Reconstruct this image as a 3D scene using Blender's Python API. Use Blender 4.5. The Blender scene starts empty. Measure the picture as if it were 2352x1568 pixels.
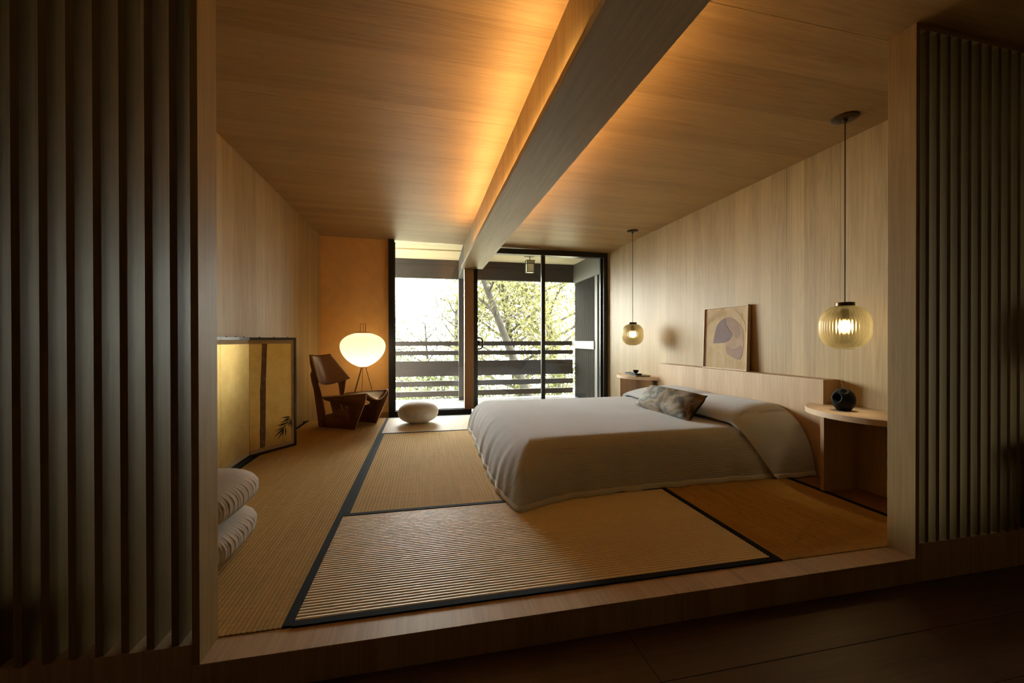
import bpy, bmesh, math, random
import numpy as np
from mathutils import Vector, Matrix
from mathutils.geometry import tessellate_polygon
random.seed(7)
RNG = np.random.default_rng(7)
S = bpy.context.scene
C = S.collection

# ------------------------------------------------------------------ camera
cd = bpy.data.cameras.new('camera')
cam = bpy.data.objects.new('camera', cd)
C.objects.link(cam)
S.camera = cam
cd.sensor_width = 36.0
cd.lens = 932.6 * 36.0 / 2352.0
cd.clip_start = 0.02
cd.clip_end = 500
_r = Vector((0.97785650, -0.20927138, -0.00146344))
_d = Vector((-0.00223162, -0.00343467, -0.99999161))
_f = Vector((0.2092646, 0.97785157, -0.00382563))
cam.matrix_world = Matrix(((_r.x, -_d.x, -_f.x, 0), (_r.y, -_d.y, -_f.y, 0), (_r.z, -_d.z, -_f.z, 1.0), (0, 0, 0, 1)))

# ------------------------------------------------------------------ exposure
S.view_settings.view_transform = 'Standard'
S.view_settings.look = 'None'
S.view_settings.gamma = 1
S.view_settings.use_curve_mapping = False
S.view_settings.exposure = 1.38
S.cycles.use_denoising = True
S.cycles.max_bounces = 12
S.cycles.diffuse_bounces = 6
S.cycles.transparent_max_bounces = 16
S.cycles.sample_clamp_indirect = 6
S.cycles.caustics_reflective = False
S.cycles.caustics_refractive = False
S.cycles.blur_glossy = 0.6

# ------------------------------------------------------------------ sky and sun
SKY = 22.0
SUN = 30.0
LED = 44.0
LANTERN = 1.35
BULB = 75.0
w = bpy.data.worlds.new('world')
S.world = w
w.use_nodes = True
wn = w.node_tree
wn.nodes.clear()
wo = wn.nodes.new('ShaderNodeOutputWorld')
bg = wn.nodes.new('ShaderNodeBackground')
tcw = wn.nodes.new('ShaderNodeTexCoord')
sep = wn.nodes.new('ShaderNodeSeparateXYZ')
rmp = wn.nodes.new('ShaderNodeValToRGB')
rmp.color_ramp.elements[0].position = 0.45
rmp.color_ramp.elements[0].color = (0.42, 0.42, 0.36, 1)
rmp.color_ramp.elements[1].position = 0.56
rmp.color_ramp.elements[1].color = (0.98, 1.0, 0.95, 1)
mr = wn.nodes.new('ShaderNodeMapRange')
mr.inputs[1].default_value = -1
mr.inputs[2].default_value = 1
wn.links.new(tcw.outputs['Generated'], sep.inputs[0])
wn.links.new(sep.outputs[2], mr.inputs[0])
wn.links.new(mr.outputs[0], rmp.inputs[0])
wn.links.new(rmp.outputs[0], bg.inputs[0])
bg.inputs[1].default_value = SKY
wn.links.new(bg.outputs[0], wo.inputs[0])

sl = bpy.data.lights.new('sun', 'SUN')
sl.energy = SUN
sl.angle = 0.02
sl.color = (1.0, 0.96, 0.88)
sun = bpy.data.objects.new('sun', sl)
C.objects.link(sun)
sun.rotation_euler = Vector((-0.06, -0.15, -0.98)).to_track_quat('-Z', 'Y').to_euler()

YW = 6.30
pl = bpy.data.lights.new('window_portal', 'AREA')
pl.shape = 'RECTANGLE'
pl.size = 3.42
pl.size_y = 2.5
pl.cycles.is_portal = True
portal = bpy.data.objects.new('window_portal', pl)
C.objects.link(portal)
portal.matrix_world = Matrix.Translation((1.22, YW + 0.08, 1.12)) @ Matrix.Rotation(math.radians(-90), 4, 'X')

# ------------------------------------------------------------------ node helpers
class NT:
    def __init__(self, name):
        self.m = bpy.data.materials.new(name)
        self.m.use_nodes = True
        self.t = self.m.node_tree
        self.t.nodes.clear()
        self.out = self.t.nodes.new('ShaderNodeOutputMaterial')
    def n(self, typ, **kw):
        nd = self.t.nodes.new(typ)
        for k, v in kw.items():
            setattr(nd, k, v)
        return nd
    def l(self, a, b):
        self.t.links.new(a, b)
    def put(self, sock, v):
        if isinstance(v, bpy.types.NodeSocket):
            self.l(v, sock)
        else:
            sock.default_value = v
    def math(self, op, a, b=0.0, c=0.0):
        nd = self.n('ShaderNodeMath', operation=op)
        self.put(nd.inputs[0], a); self.put(nd.inputs[1], b); self.put(nd.inputs[2], c)
        return nd.outputs[0]
    def vec(self, x, y, z):
        nd = self.n('ShaderNodeCombineXYZ')
        self.put(nd.inputs[0], x); self.put(nd.inputs[1], y); self.put(nd.inputs[2], z)
        return nd.outputs[0]
    def noise(self, vec, scale=1.0, detail=4.0, rough=0.5, dist=0.0):
        nd = self.n('ShaderNodeTexNoise')
        self.l(vec, nd.inputs['Vector'])
        nd.inputs['Scale'].default_value = scale
        nd.inputs['Detail'].default_value = detail
        nd.inputs['Roughness'].default_value = rough
        nd.inputs['Distortion'].default_value = dist
        return nd.outputs[0]
    def ramp(self, fac, stops, interp='LINEAR'):
        nd = self.n('ShaderNodeValToRGB')
        self.put(nd.inputs[0], fac)
        cr = nd.color_ramp
        cr.interpolation = interp
        while len(cr.elements) < len(stops):
            cr.elements.new(0.5)
        for e, (p, c) in zip(cr.elements, stops):
            e.position = p
            e.color = (*c, 1)
        return nd.outputs[0]
    def pos(self, obj=False):
        if obj:
            o = self.n('ShaderNodeTexCoord').outputs['Object']
        else:
            o = self.n('ShaderNodeNewGeometry').outputs['Position']
        sp = self.n('ShaderNodeSeparateXYZ')
        self.l(o, sp.inputs[0])
        return o, sp.outputs
    def bump(self, h, strength=0.2, dist=0.002):
        b = self.n('ShaderNodeBump')
        b.inputs['Strength'].default_value = strength
        b.inputs['Distance'].default_value = dist
        self.l(h, b.inputs['Height'])
        return b.outputs[0]
    def pbr(self, col, rough=0.5, metal=0.0, normal=None, spec=0.5, **kw):
        p = self.n('ShaderNodeBsdfPrincipled')
        self.put(p.inputs['Base Color'], col if isinstance(col, bpy.types.NodeSocket) else (*col, 1))
        self.put(p.inputs['Roughness'], rough)
        p.inputs['Metallic'].default_value = metal
        p.inputs['Specular IOR Level'].default_value = spec
        for k, v in kw.items():
            self.put(p.inputs[k], v)
        if normal is not None:
            self.l(normal, p.inputs['Normal'])
        self.l(p.outputs[0], self.out.inputs[0])
        return p

def mix3(a, b, t):
    return tuple(a[i] * (1 - t) + b[i] * t for i in range(3))

def wood(name, light, dark, along='Z', strip='Y', width=0.1, rough=0.5, contrast=1.0, obj=False, spec=0.35, seed=0.0, grain=1.0):
    """Veneer: strips of slightly different tone, fine pores along the grain, soft cathedral figure."""
    t = NT(name)
    _, xyz = t.pos(obj)
    ix = {'X': 0, 'Y': 1, 'Z': 2}
    a = xyz[ix[along]]
    s = xyz[ix[strip]]
    o = xyz[3 - ix[along] - ix[strip]]
    sid = t.math('FLOOR', t.math('DIVIDE', t.math('ADD', s, 20.0 + seed), width))
    wnz = t.n('ShaderNodeTexWhiteNoise', noise_dimensions='1D')
    t.l(sid, wnz.inputs['W'])
    rr = wnz.outputs[0]
    off = t.math('MULTIPLY', rr, 37.0)
    v1 = t.vec(t.math('MULTIPLY', s, 95.0 * grain), t.math('MULTIPLY', o, 95.0 * grain), t.math('ADD', t.math('MULTIPLY', a, 2.2 * grain), off))
    g1 = t.noise(v1, 1.0, 5, 0.62)
    v2 = t.vec(t.math('ADD', t.math('MULTIPLY', s, 11.0), off), t.math('MULTIPLY', o, 11.0), t.math('MULTIPLY', a, 0.55))
    g2 = t.noise(v2, 1.0, 3, 0.55, 0.8)
    rings = t.math('FRACT', t.math('MULTIPLY', g2, 7.0))
    rings = t.math('ABSOLUTE', t.math('SUBTRACT', rings, 0.5))
    f = t.math('ADD', t.math('MULTIPLY', t.math('SUBTRACT', g1, 0.5), 1.15 * contrast), 0.42)
    f = t.math('ADD', f, t.math('MULTIPLY', t.math('SUBTRACT', rings, 0.25), 0.55 * contrast))
    f = t.math('ADD', f, t.math('MULTIPLY', t.math('SUBTRACT', rr, 0.5), 0.42 * contrast))
    col = t.ramp(f, [(0.0, light), (0.5, mix3(light, dark, 0.45)), (1.0, dark)])
    t.pbr(col, rough, normal=t.bump(g1, 0.12, 0.0015), spec=spec)
    return t.m

def plain(name, col, rough=0.5, metal=0.0, var=0.12, scale=30.0, bump=0.1, spec=0.5, obj=False):
    t = NT(name)
    p, _ = t.pos(obj)
    n = t.noise(p, scale, 4, 0.6)
    c = t.ramp(n, [(0.25, tuple(x * (1 - var) for x in col)), (0.75, tuple(min(1, x * (1 + var)) for x in col))])
    t.pbr(c, rough, metal, normal=t.bump(n, bump, 0.002), spec=spec)
    return t.m

OAK_L, OAK_D = (0.475, 0.352, 0.178), (0.31, 0.213, 0.092)
M = {}
M['wall_oak_y'] = wood('oak_veneer_side_walls', OAK_L, OAK_D, 'Z', 'Y', 0.105, 0.5, 1.25)
M['ceil_oak'] = wood('oak_veneer_ceiling', (0.46, 0.295, 0.125), (0.29, 0.17, 0.062), 'X', 'Y', 0.115, 0.48)
M['beam_oak'] = wood('oak_beam', (0.40, 0.29, 0.15), (0.24, 0.16, 0.07), 'Y', 'X', 0.17, 0.45)
M['jamb_oak'] = wood('oak_jamb', (0.38, 0.258, 0.112), (0.23, 0.148, 0.055), 'Z', 'Y', 0.2, 0.5)
M['step_oak'] = wood('oak_threshold', (0.50, 0.35, 0.21), (0.31, 0.20, 0.105), 'Y', 'X', 0.16, 0.42)
M['fascia_oak'] = wood('oak_fascia', (0.48, 0.33, 0.175), (0.28, 0.175, 0.08), 'Z', 'X', 0.16, 0.5)
M['slat_oak_shaded'] = wood('oak_slats_shade_darkened', (0.215, 0.138, 0.040), (0.13, 0.078, 0.020), 'Z', 'X', 0.0655, 0.5)  # same oak, with the dimness of the opening's sides darkened into its colour
M['post_oak'] = wood('cedar_post', (0.36, 0.20, 0.085), (0.20, 0.10, 0.04), 'Z', 'X', 0.2, 0.5)
M['hall_dark'] = plain('hall_panelling_bounce_tone', (0.22, 0.15, 0.08), 0.6)  # unseen hall walls; tone set by how much light they should bounce
M['floor_dark'] = wood('dark_floor_planks', (0.085, 0.045, 0.024), (0.035, 0.018, 0.010), 'X', 'Y', 0.19, 0.42, obj=True)
M['table_oak'] = wood('pale_oak_table', (0.68, 0.52, 0.36), (0.53, 0.385, 0.245), 'Y', 'X', 0.12, 0.45)
M['table_leg'] = wood('pale_oak_table_leg', (0.56, 0.38, 0.22), (0.40, 0.26, 0.14), 'Z', 'X', 0.12, 0.5)
M['head_oak'] = wood('oak_headboard', (0.56, 0.40, 0.24), (0.38, 0.25, 0.135), 'Z', 'Y', 0.11, 0.48, seed=0.04)
M['strip_oak'] = wood('brown_oak_edge_board', (0.30, 0.15, 0.06), (0.17, 0.08, 0.03), 'Y', 'X', 0.18, 0.45)
M['teak'] = wood('teak_plywood', (0.22, 0.09, 0.035), (0.105, 0.038, 0.014), 'X', 'Y', 0.5, 0.33, obj=True, spec=0.5, grain=0.8)
M['ply_edge'] = plain('plywood_edge', (0.62, 0.42, 0.25), 0.5)
M['pframe'] = plain('pale_wood_frame', (0.50, 0.34, 0.18), 0.45)
M['clay'] = plain('ochre_clay_plaster', (0.82, 0.47, 0.17), 0.9, 0, 0.08, 7.0, 0.12, 0.1)
M['black_metal'] = plain('black_aluminium', (0.012, 0.012, 0.012), 0.38, 0.0, 0.1)
M['dark_bronze'] = plain('dark_bronze', (0.07, 0.045, 0.025), 0.3, 0.85, 0.1)
M['brass'] = plain('brushed_brass', (0.45, 0.31, 0.13), 0.28, 1.0, 0.08)
M['black_cord'] = plain('black_cord', (0.012, 0.01, 0.009), 0.6)
M['black_ceramic'] = plain('black_ceramic', (0.0035, 0.0035, 0.0045), 0.5, 0, 0.2, 14.0, 0.25, 0.14)
M['black_lacquer'] = plain('black_lacquer', (0.014, 0.010, 0.008), 0.3, 0, 0.1)
M['olive_book'] = plain('olive_book_cloth', (0.20, 0.165, 0.09), 0.7)
M['heri'] = plain('dark_cloth_border', (0.010, 0.012, 0.015), 0.85, 0, 0.25, 400.0, 0.3, 0.12)
M['grey_paint'] = plain('charcoal_stained_timber', (0.030, 0.027, 0.026), 0.75, 0, 0.15, 12.0, 0.1, 0.2)
M['grey_light'] = plain('pale_grey_timber', (0.038, 0.037, 0.031), 0.6, 0, 0.1, 12.0)
M['siding'] = plain('charcoal_siding', (0.0085, 0.0080, 0.0072), 0.85, 0, 0.15, 12.0, 0.1, 0.05)
M['grey_ledge'] = plain('pale_grey_ledge', (0.085, 0.083, 0.078), 0.6, 0, 0.1, 12.0)
M['deck'] = wood('weathered_deck_boards', (0.17, 0.165, 0.17), (0.115, 0.11, 0.115), 'X', 'Y', 0.14, 0.6)
M['soffit'] = wood('pale_soffit_boards', (0.52, 0.47, 0.34), (0.42, 0.37, 0.25), 'X', 'Y', 0.12, 0.6)
M['clayband'] = plain('clay_skirting', (0.36, 0.19, 0.07), 0.8)
M['linen'] = plain('natural_linen', (0.50, 0.455, 0.405), 0.9, 0, 0.06, 60.0, 0.15, 0.15, True)
M['iron'] = plain('thin_black_iron', (0.05, 0.022, 0.012), 0.45, 0.4)
M['bark'] = plain('grey_bark', (0.019, 0.017, 0.0135), 0.95, 0, 0.5, 7.0, 1.0, 0.1)
M['twig'] = plain('dried_twig', (0.30, 0.19, 0.08), 0.8)
M['pillow_white'] = plain('off_white_cotton', (0.50, 0.46, 0.40), 0.9, 0, 0.05, 40.0)
M['dark_cloth'] = plain('dark_brown_cloth', (0.020, 0.013, 0.009), 0.9, 0, 0.2, 200.0, 0.2, 0.2)

def straw(name, ribaxis, cols, rough, spec, bmp=0.3):
    t = NT(name)
    _, xyz = t.pos()
    a = xyz[0] if ribaxis == 'X' else xyz[1]
    s = xyz[1] if ribaxis == 'X' else xyz[0]
    # rush stems run across the ribs; each stem has its own tone, cords cross them
    g = t.noise(t.vec(t.math('MULTIPLY', a, 330.0), t.math('MULTIPLY', s, 5.0), 0.0), 1.0, 3, 0.6)
    g2 = t.noise(t.vec(t.math('MULTIPLY', a, 2.0), t.math('MULTIPLY', s, 58.0), 3.0), 1.0, 3, 0.6)
    g3 = t.noise(t.vec(t.math('MULTIPLY', a, 90.0), t.math('MULTIPLY', s, 30.0), 7.0), 1.0, 2, 0.5)
    f = t.math('ADD', t.math('ADD', t.math('MULTIPLY', g, 0.5), t.math('MULTIPLY', g2, 0.3)), t.math('MULTIPLY', g3, 0.2))
    col = t.ramp(f, [(0.34, cols[0]), (0.5, cols[1]), (0.66, cols[2])])
    t.pbr(col, rough, normal=t.bump(g, bmp, 0.0012), spec=spec)
    return t.m
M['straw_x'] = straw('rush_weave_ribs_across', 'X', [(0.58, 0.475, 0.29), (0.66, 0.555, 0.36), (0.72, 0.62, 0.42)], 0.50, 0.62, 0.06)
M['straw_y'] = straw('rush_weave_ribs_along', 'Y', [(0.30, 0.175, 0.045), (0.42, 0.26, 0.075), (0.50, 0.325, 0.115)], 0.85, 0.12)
def matelasse():
    t = NT('ribbed_cotton_bedspread')
    uv = t.n('ShaderNodeUVMap').outputs[0]
    sp = t.n('ShaderNodeSeparateXYZ')
    t.l(uv, sp.inputs[0])
    wob = t.noise(t.vec(t.math('MULTIPLY', sp.outputs[0], 9.0), t.math('MULTIPLY', sp.outputs[1], 14.0), 0.0), 1.0, 3, 0.6)
    ph = t.math('ADD', t.math('MULTIPLY', sp.outputs[1], 2 * math.pi / 0.0125), t.math('MULTIPLY', wob, 9.0))
    rib = t.math('MULTIPLY', t.math('ADD', t.math('SINE', ph), 1.0), 0.5)
    fine = t.noise(t.vec(t.math('MULTIPLY', sp.outputs[0], 170.0), t.math('MULTIPLY', sp.outputs[1], 260.0), 0.0), 1.0, 3, 0.7)
    h = t.math('ADD', rib, t.math('MULTIPLY', fine, 0.7))
    col = t.ramp(t.math('ADD', t.math('MULTIPLY', rib, 0.35), t.math('MULTIPLY', fine, 0.5)), [(0.15, (0.44, 0.455, 0.48)), (0.75, (0.57, 0.585, 0.61))])
    t.pbr(col, 0.95, normal=t.bump(h, 0.55, 0.0032), spec=0.1, **{'Sheen Weight': 0.25})
    return t.m
M['spread'] = matelasse()

def camo():
    t = NT('camouflage_brocade')
    p, xyz = t.pos(True)
    v = t.vec(t.math('MULTIPLY', xyz[0], 3.6), t.math('MULTIPLY', xyz[1], 3.6), t.math('MULTIPLY', xyz[2], 6.0))
    n1 = t.noise(v, 1.0, 3, 0.55, 0.7)
    n2 = t.noise(v, 2.3, 2, 0.5, 0.4)
    fine = t.noise(p, 160.0, 3, 0.7)
    f = t.math('ADD', n1, t.math('MULTIPLY', t.math('SUBTRACT', fine, 0.5), 0.07))
    f = t.math('ADD', f, t.math('MULTIPLY', t.math('SUBTRACT', n2, 0.5), 0.18))
    f = t.math('ADD', f, t.math('MULTIPLY', t.math('SUBTRACT', xyz[1], 3.30), 0.26))
    col = t.ramp(f, [(0.30, (0.045, 0.03, 0.017)), (0.38, (0.16, 0.115, 0.05)), (0.43, (0.25, 0.195, 0.145)), (0.49, (0.23, 0.18, 0.14)), (0.51, (0.085, 0.083, 0.078)), (0.57, (0.125, 0.122, 0.11)), (0.60, (0.23, 0.235, 0.205)), (0.72, (0.27, 0.265, 0.225))])
    t.pbr(col, 0.75, normal=t.bump(fine, 0.25, 0.002), spec=0.3)
    return t.m
M['camo'] = camo()

def gold():
    t = NT('gold_leaf')
    p, xyz = t.pos(True)
    n = t.noise(p, 9.0, 5, 0.65)
    n2 = t.noise(p, 60.0, 4, 0.7)
    gx = t.math('FRACT', t.math('MULTIPLY', xyz[2], 9.0))
    seam = t.math('LESS_THAN', gx, 0.02)
    f = t.math('SUBTRACT', t.math('ADD', t.math('MULTIPLY', n, 0.7), t.math('MULTIPLY', n2, 0.3)), t.math('MULTIPLY', seam, 0.05))
    col = t.ramp(f, [(0.25, (0.50, 0.31, 0.075)), (0.55, (0.64, 0.43, 0.12)), (0.8, (0.74, 0.54, 0.20))])
    ro = t.math('ADD', t.math('MULTIPLY', n2, 0.22), 0.27)
    t.pbr(col, ro, 0.78, normal=t.bump(n, 0.06, 0.004))
    return t.m
M['gold'] = gold()
M['brocade'] = plain('pale_brocade_border', (0.42, 0.31, 0.16), 0.7, 0, 0.35, 160.0, 0.2, 0.3, True)
M['ink_brown'] = plain('brown_ink', (0.17, 0.105, 0.06), 0.7, 0, 0.4, 30.0, 0.05, 0.2, True)
M['ink_black'] = plain('black_ink', (0.02, 0.013, 0.008), 0.7, 0, 0.2)

def canvas_mat():
    t = NT('painted_ground')
    p, xyz = t.pos(True)
    n = t.noise(t.vec(t.math('MULTIPLY', xyz[1], 14.0), t.math('MULTIPLY', xyz[2], 2.5), 0.0), 1.0, 4, 0.6, 0.8)
    fine = t.noise(p, 90.0, 3, 0.6)
    f = t.math('ADD', t.math('MULTIPLY', n, 0.8), t.math('MULTIPLY', fine, 0.2))
    col = t.ramp(f, [(0.3, (0.44, 0.31, 0.14)), (0.5, (0.56, 0.44, 0.27)), (0.7, (0.60, 0.50, 0.37))])
    t.pbr(col, 0.8, spec=0.2)
    return t.m
M['canvas'] = canvas_mat()
M['paint_cream'] = plain('cream_paint', (0.60, 0.47, 0.30), 0.8, 0, 0.12, 18.0, 0.05, 0.2, True)
M['paint_mauve'] = plain('mauve_paint', (0.27, 0.215, 0.225), 0.8, 0, 0.1, 12.0, 0.05, 0.2, True)
M['paint_mauve2'] = plain('pale_mauve_paint', (0.38, 0.285, 0.245), 0.8, 0, 0.12, 12.0, 0.05, 0.2, True)
M['paint_rose'] = plain('rose_beige_paint', (0.47, 0.35, 0.265), 0.8, 0, 0.12, 12.0, 0.05, 0.2, True)
M['paint_line'] = plain('brown_line_paint', (0.36, 0.24, 0.14), 0.8)

def felt():
    t = NT('felted_wool')
    p, xyz = t.pos(True)
    n = t.noise(p, 7.0, 5, 0.62, 1.5)
    fz = t.noise(p, 120.0, 4, 0.7)
    col = t.ramp(t.math('ADD', t.math('MULTIPLY', n, 0.8), t.math('MULTIPLY', fz, 0.2)), [(0.3, (0.44, 0.42, 0.40)), (0.5, (0.58, 0.565, 0.545)), (0.7, (0.70, 0.69, 0.675))])
    t.pbr(col, 0.95, normal=t.bump(fz, 0.25, 0.003), spec=0.1, **{'Sheen Weight': 0.3})
    return t.m
M['felt'] = felt()

def glass():
    t = NT('window_glass')
    tr = t.n('ShaderNodeBsdfTransparent')
    tr.inputs[0].default_value = (0.97, 0.98, 0.96, 1)
    gl = t.n('ShaderNodeBsdfGlossy')
    gl.inputs['Roughness'].default_value = 0.01
    fr = t.n('ShaderNodeFresnel')
    fr.inputs[0].default_value = 1.45
    mx = t.n('ShaderNodeMixShader')
    t.l(fr.outputs[0], mx.inputs[0]); t.l(tr.outputs[0], mx.inputs[1]); t.l(gl.outputs[0], mx.inputs[2])
    t.l(mx.outputs[0], t.out.inputs[0])
    return t.m
M['glass'] = glass()

def emit(name, col, k):
    t = NT(name)
    e = t.n('ShaderNodeEmission')
    e.inputs[0].default_value = (*col, 1)
    e.inputs[1].default_value = k
    t.l(e.outputs[0], t.out.inputs[0])
    return t.m
M['led'] = emit('warm_led_strip', (1.0, 0.60, 0.22), LED)
M['bulb'] = emit('warm_bulb', (1.0, 0.76, 0.42), BULB)

def smoked():
    t = NT('smoked_frosted_ribbed_glass')
    rf = t.n('ShaderNodeBsdfRefraction')
    rf.inputs['Color'].default_value = (0.20, 0.168, 0.095, 1)
    rf.inputs['Roughness'].default_value = 0.45
    rf.inputs['IOR'].default_value = 1.33
    tl = t.n('ShaderNodeBsdfTranslucent')
    tl.inputs[0].default_value = (0.30, 0.24, 0.12, 1)
    df = t.n('ShaderNodeBsdfDiffuse')
    df.inputs[0].default_value = (0.15, 0.135, 0.09, 1)
    gl = t.n('ShaderNodeBsdfGlossy')
    gl.inputs['Color'].default_value = (0.7, 0.7, 0.66, 1)
    gl.inputs['Roughness'].default_value = 0.3
    fr = t.n('ShaderNodeFresnel')
    fr.inputs[0].default_value = 1.4
    def mx(f, a, b):
        m = t.n('ShaderNodeMixShader')
        t.put(m.inputs[0], f)
        t.l(a, m.inputs[1]); t.l(b, m.inputs[2])
        return m.outputs[0]
    a = mx(0.06, rf.outputs[0], tl.outputs[0])
    a = mx(0.25, a, df.outputs[0])
    tr = t.n('ShaderNodeBsdfTransparent')
    tr.inputs[0].default_value = (0.38, 0.34, 0.24, 1)
    a = mx(0.30, a, tr.outputs[0])
    a = mx(fr.outputs[0], a, gl.outputs[0])
    t.l(a, t.out.inputs[0])
    return t.m
M['smoked'] = smoked()

def paper():
    t = NT('glowing_washi_paper')
    p, xyz = t.pos(True)
    fib = t.noise(p, 45.0, 4, 0.6)
    df = t.n('ShaderNodeBsdfDiffuse')
    df.inputs[0].default_value = (0.8, 0.72, 0.55, 1)
    e = t.n('ShaderNodeEmission')
    # lamp inside sits below the middle: the paper glows most there
    dx = t.math('POWER', xyz[0], 2.0); dy = t.math('POWER', xyz[1], 2.0)
    dz = t.math('POWER', t.math('ADD', xyz[2], 0.05), 2.0)
    d2 = t.math('ADD', t.math('ADD', dx, dy), dz)
    k = t.math('DIVIDE', 0.055, t.math('ADD', d2, 0.02))
    k = t.math('MULTIPLY', k, t.math('ADD', 0.88, t.math('MULTIPLY', fib, 0.24)))
    ln_ = t.math('LESS_THAN', t.math('FRACT', t.math('MULTIPLY', xyz[2], 75.0)), 0.16)
    k = t.math('MULTIPLY', k, t.math('SUBTRACT', 1.0, t.math('MULTIPLY', ln_, 0.16)))
    e.inputs[0].default_value = (1.0, 0.74, 0.38, 1)
    t.l(t.math('MULTIPLY', k, LANTERN), e.inputs[1])
    ad = t.n('ShaderNodeAddShader')
    t.l(df.outputs[0], ad.inputs[0]); t.l(e.outputs[0], ad.inputs[1])
    t.l(ad.outputs[0], t.out.inputs[0])
    return t.m
M['paper'] = paper()
M['cane'] = plain('lantern_wire', (0.85, 0.74, 0.48), 0.6)

def leafmat(name, c1, c2):
    t = NT(name)
    oi = t.n('ShaderNodeNewGeometry')
    rnd = oi.outputs['Random Per Island']
    col = t.ramp(rnd, [(0.0, c1), (1.0, c2)])
    df = t.n('ShaderNodeBsdfDiffuse')
    tl = t.n('ShaderNodeBsdfTranslucent')
    t.l(col, df.inputs[0]); t.l(col, tl.inputs[0])
    mx = t.n('ShaderNodeMixShader')
    mx.inputs[0].default_value = 0.5
    t.l(df.outputs[0], mx.inputs[1]); t.l(tl.outputs[0], mx.inputs[2])
    t.l(mx.outputs[0], t.out.inputs[0])
    return t.m
M['leaf_yellow'] = leafmat('sunlit_leaves', (0.034, 0.038, 0.014), (0.100, 0.091, 0.042))
M['leaf_olive'] = leafmat('olive_leaves', (0.032, 0.034, 0.019), (0.062, 0.059, 0.038))
M['leaf_green'] = leafmat('shrub_leaves', (0.028, 0.038, 0.015), (0.070, 0.072, 0.034))
M['hill'] = plain('dry_grass_slope', (0.16, 0.15, 0.105), 0.95, 0, 0.3, 2.0)

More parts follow.
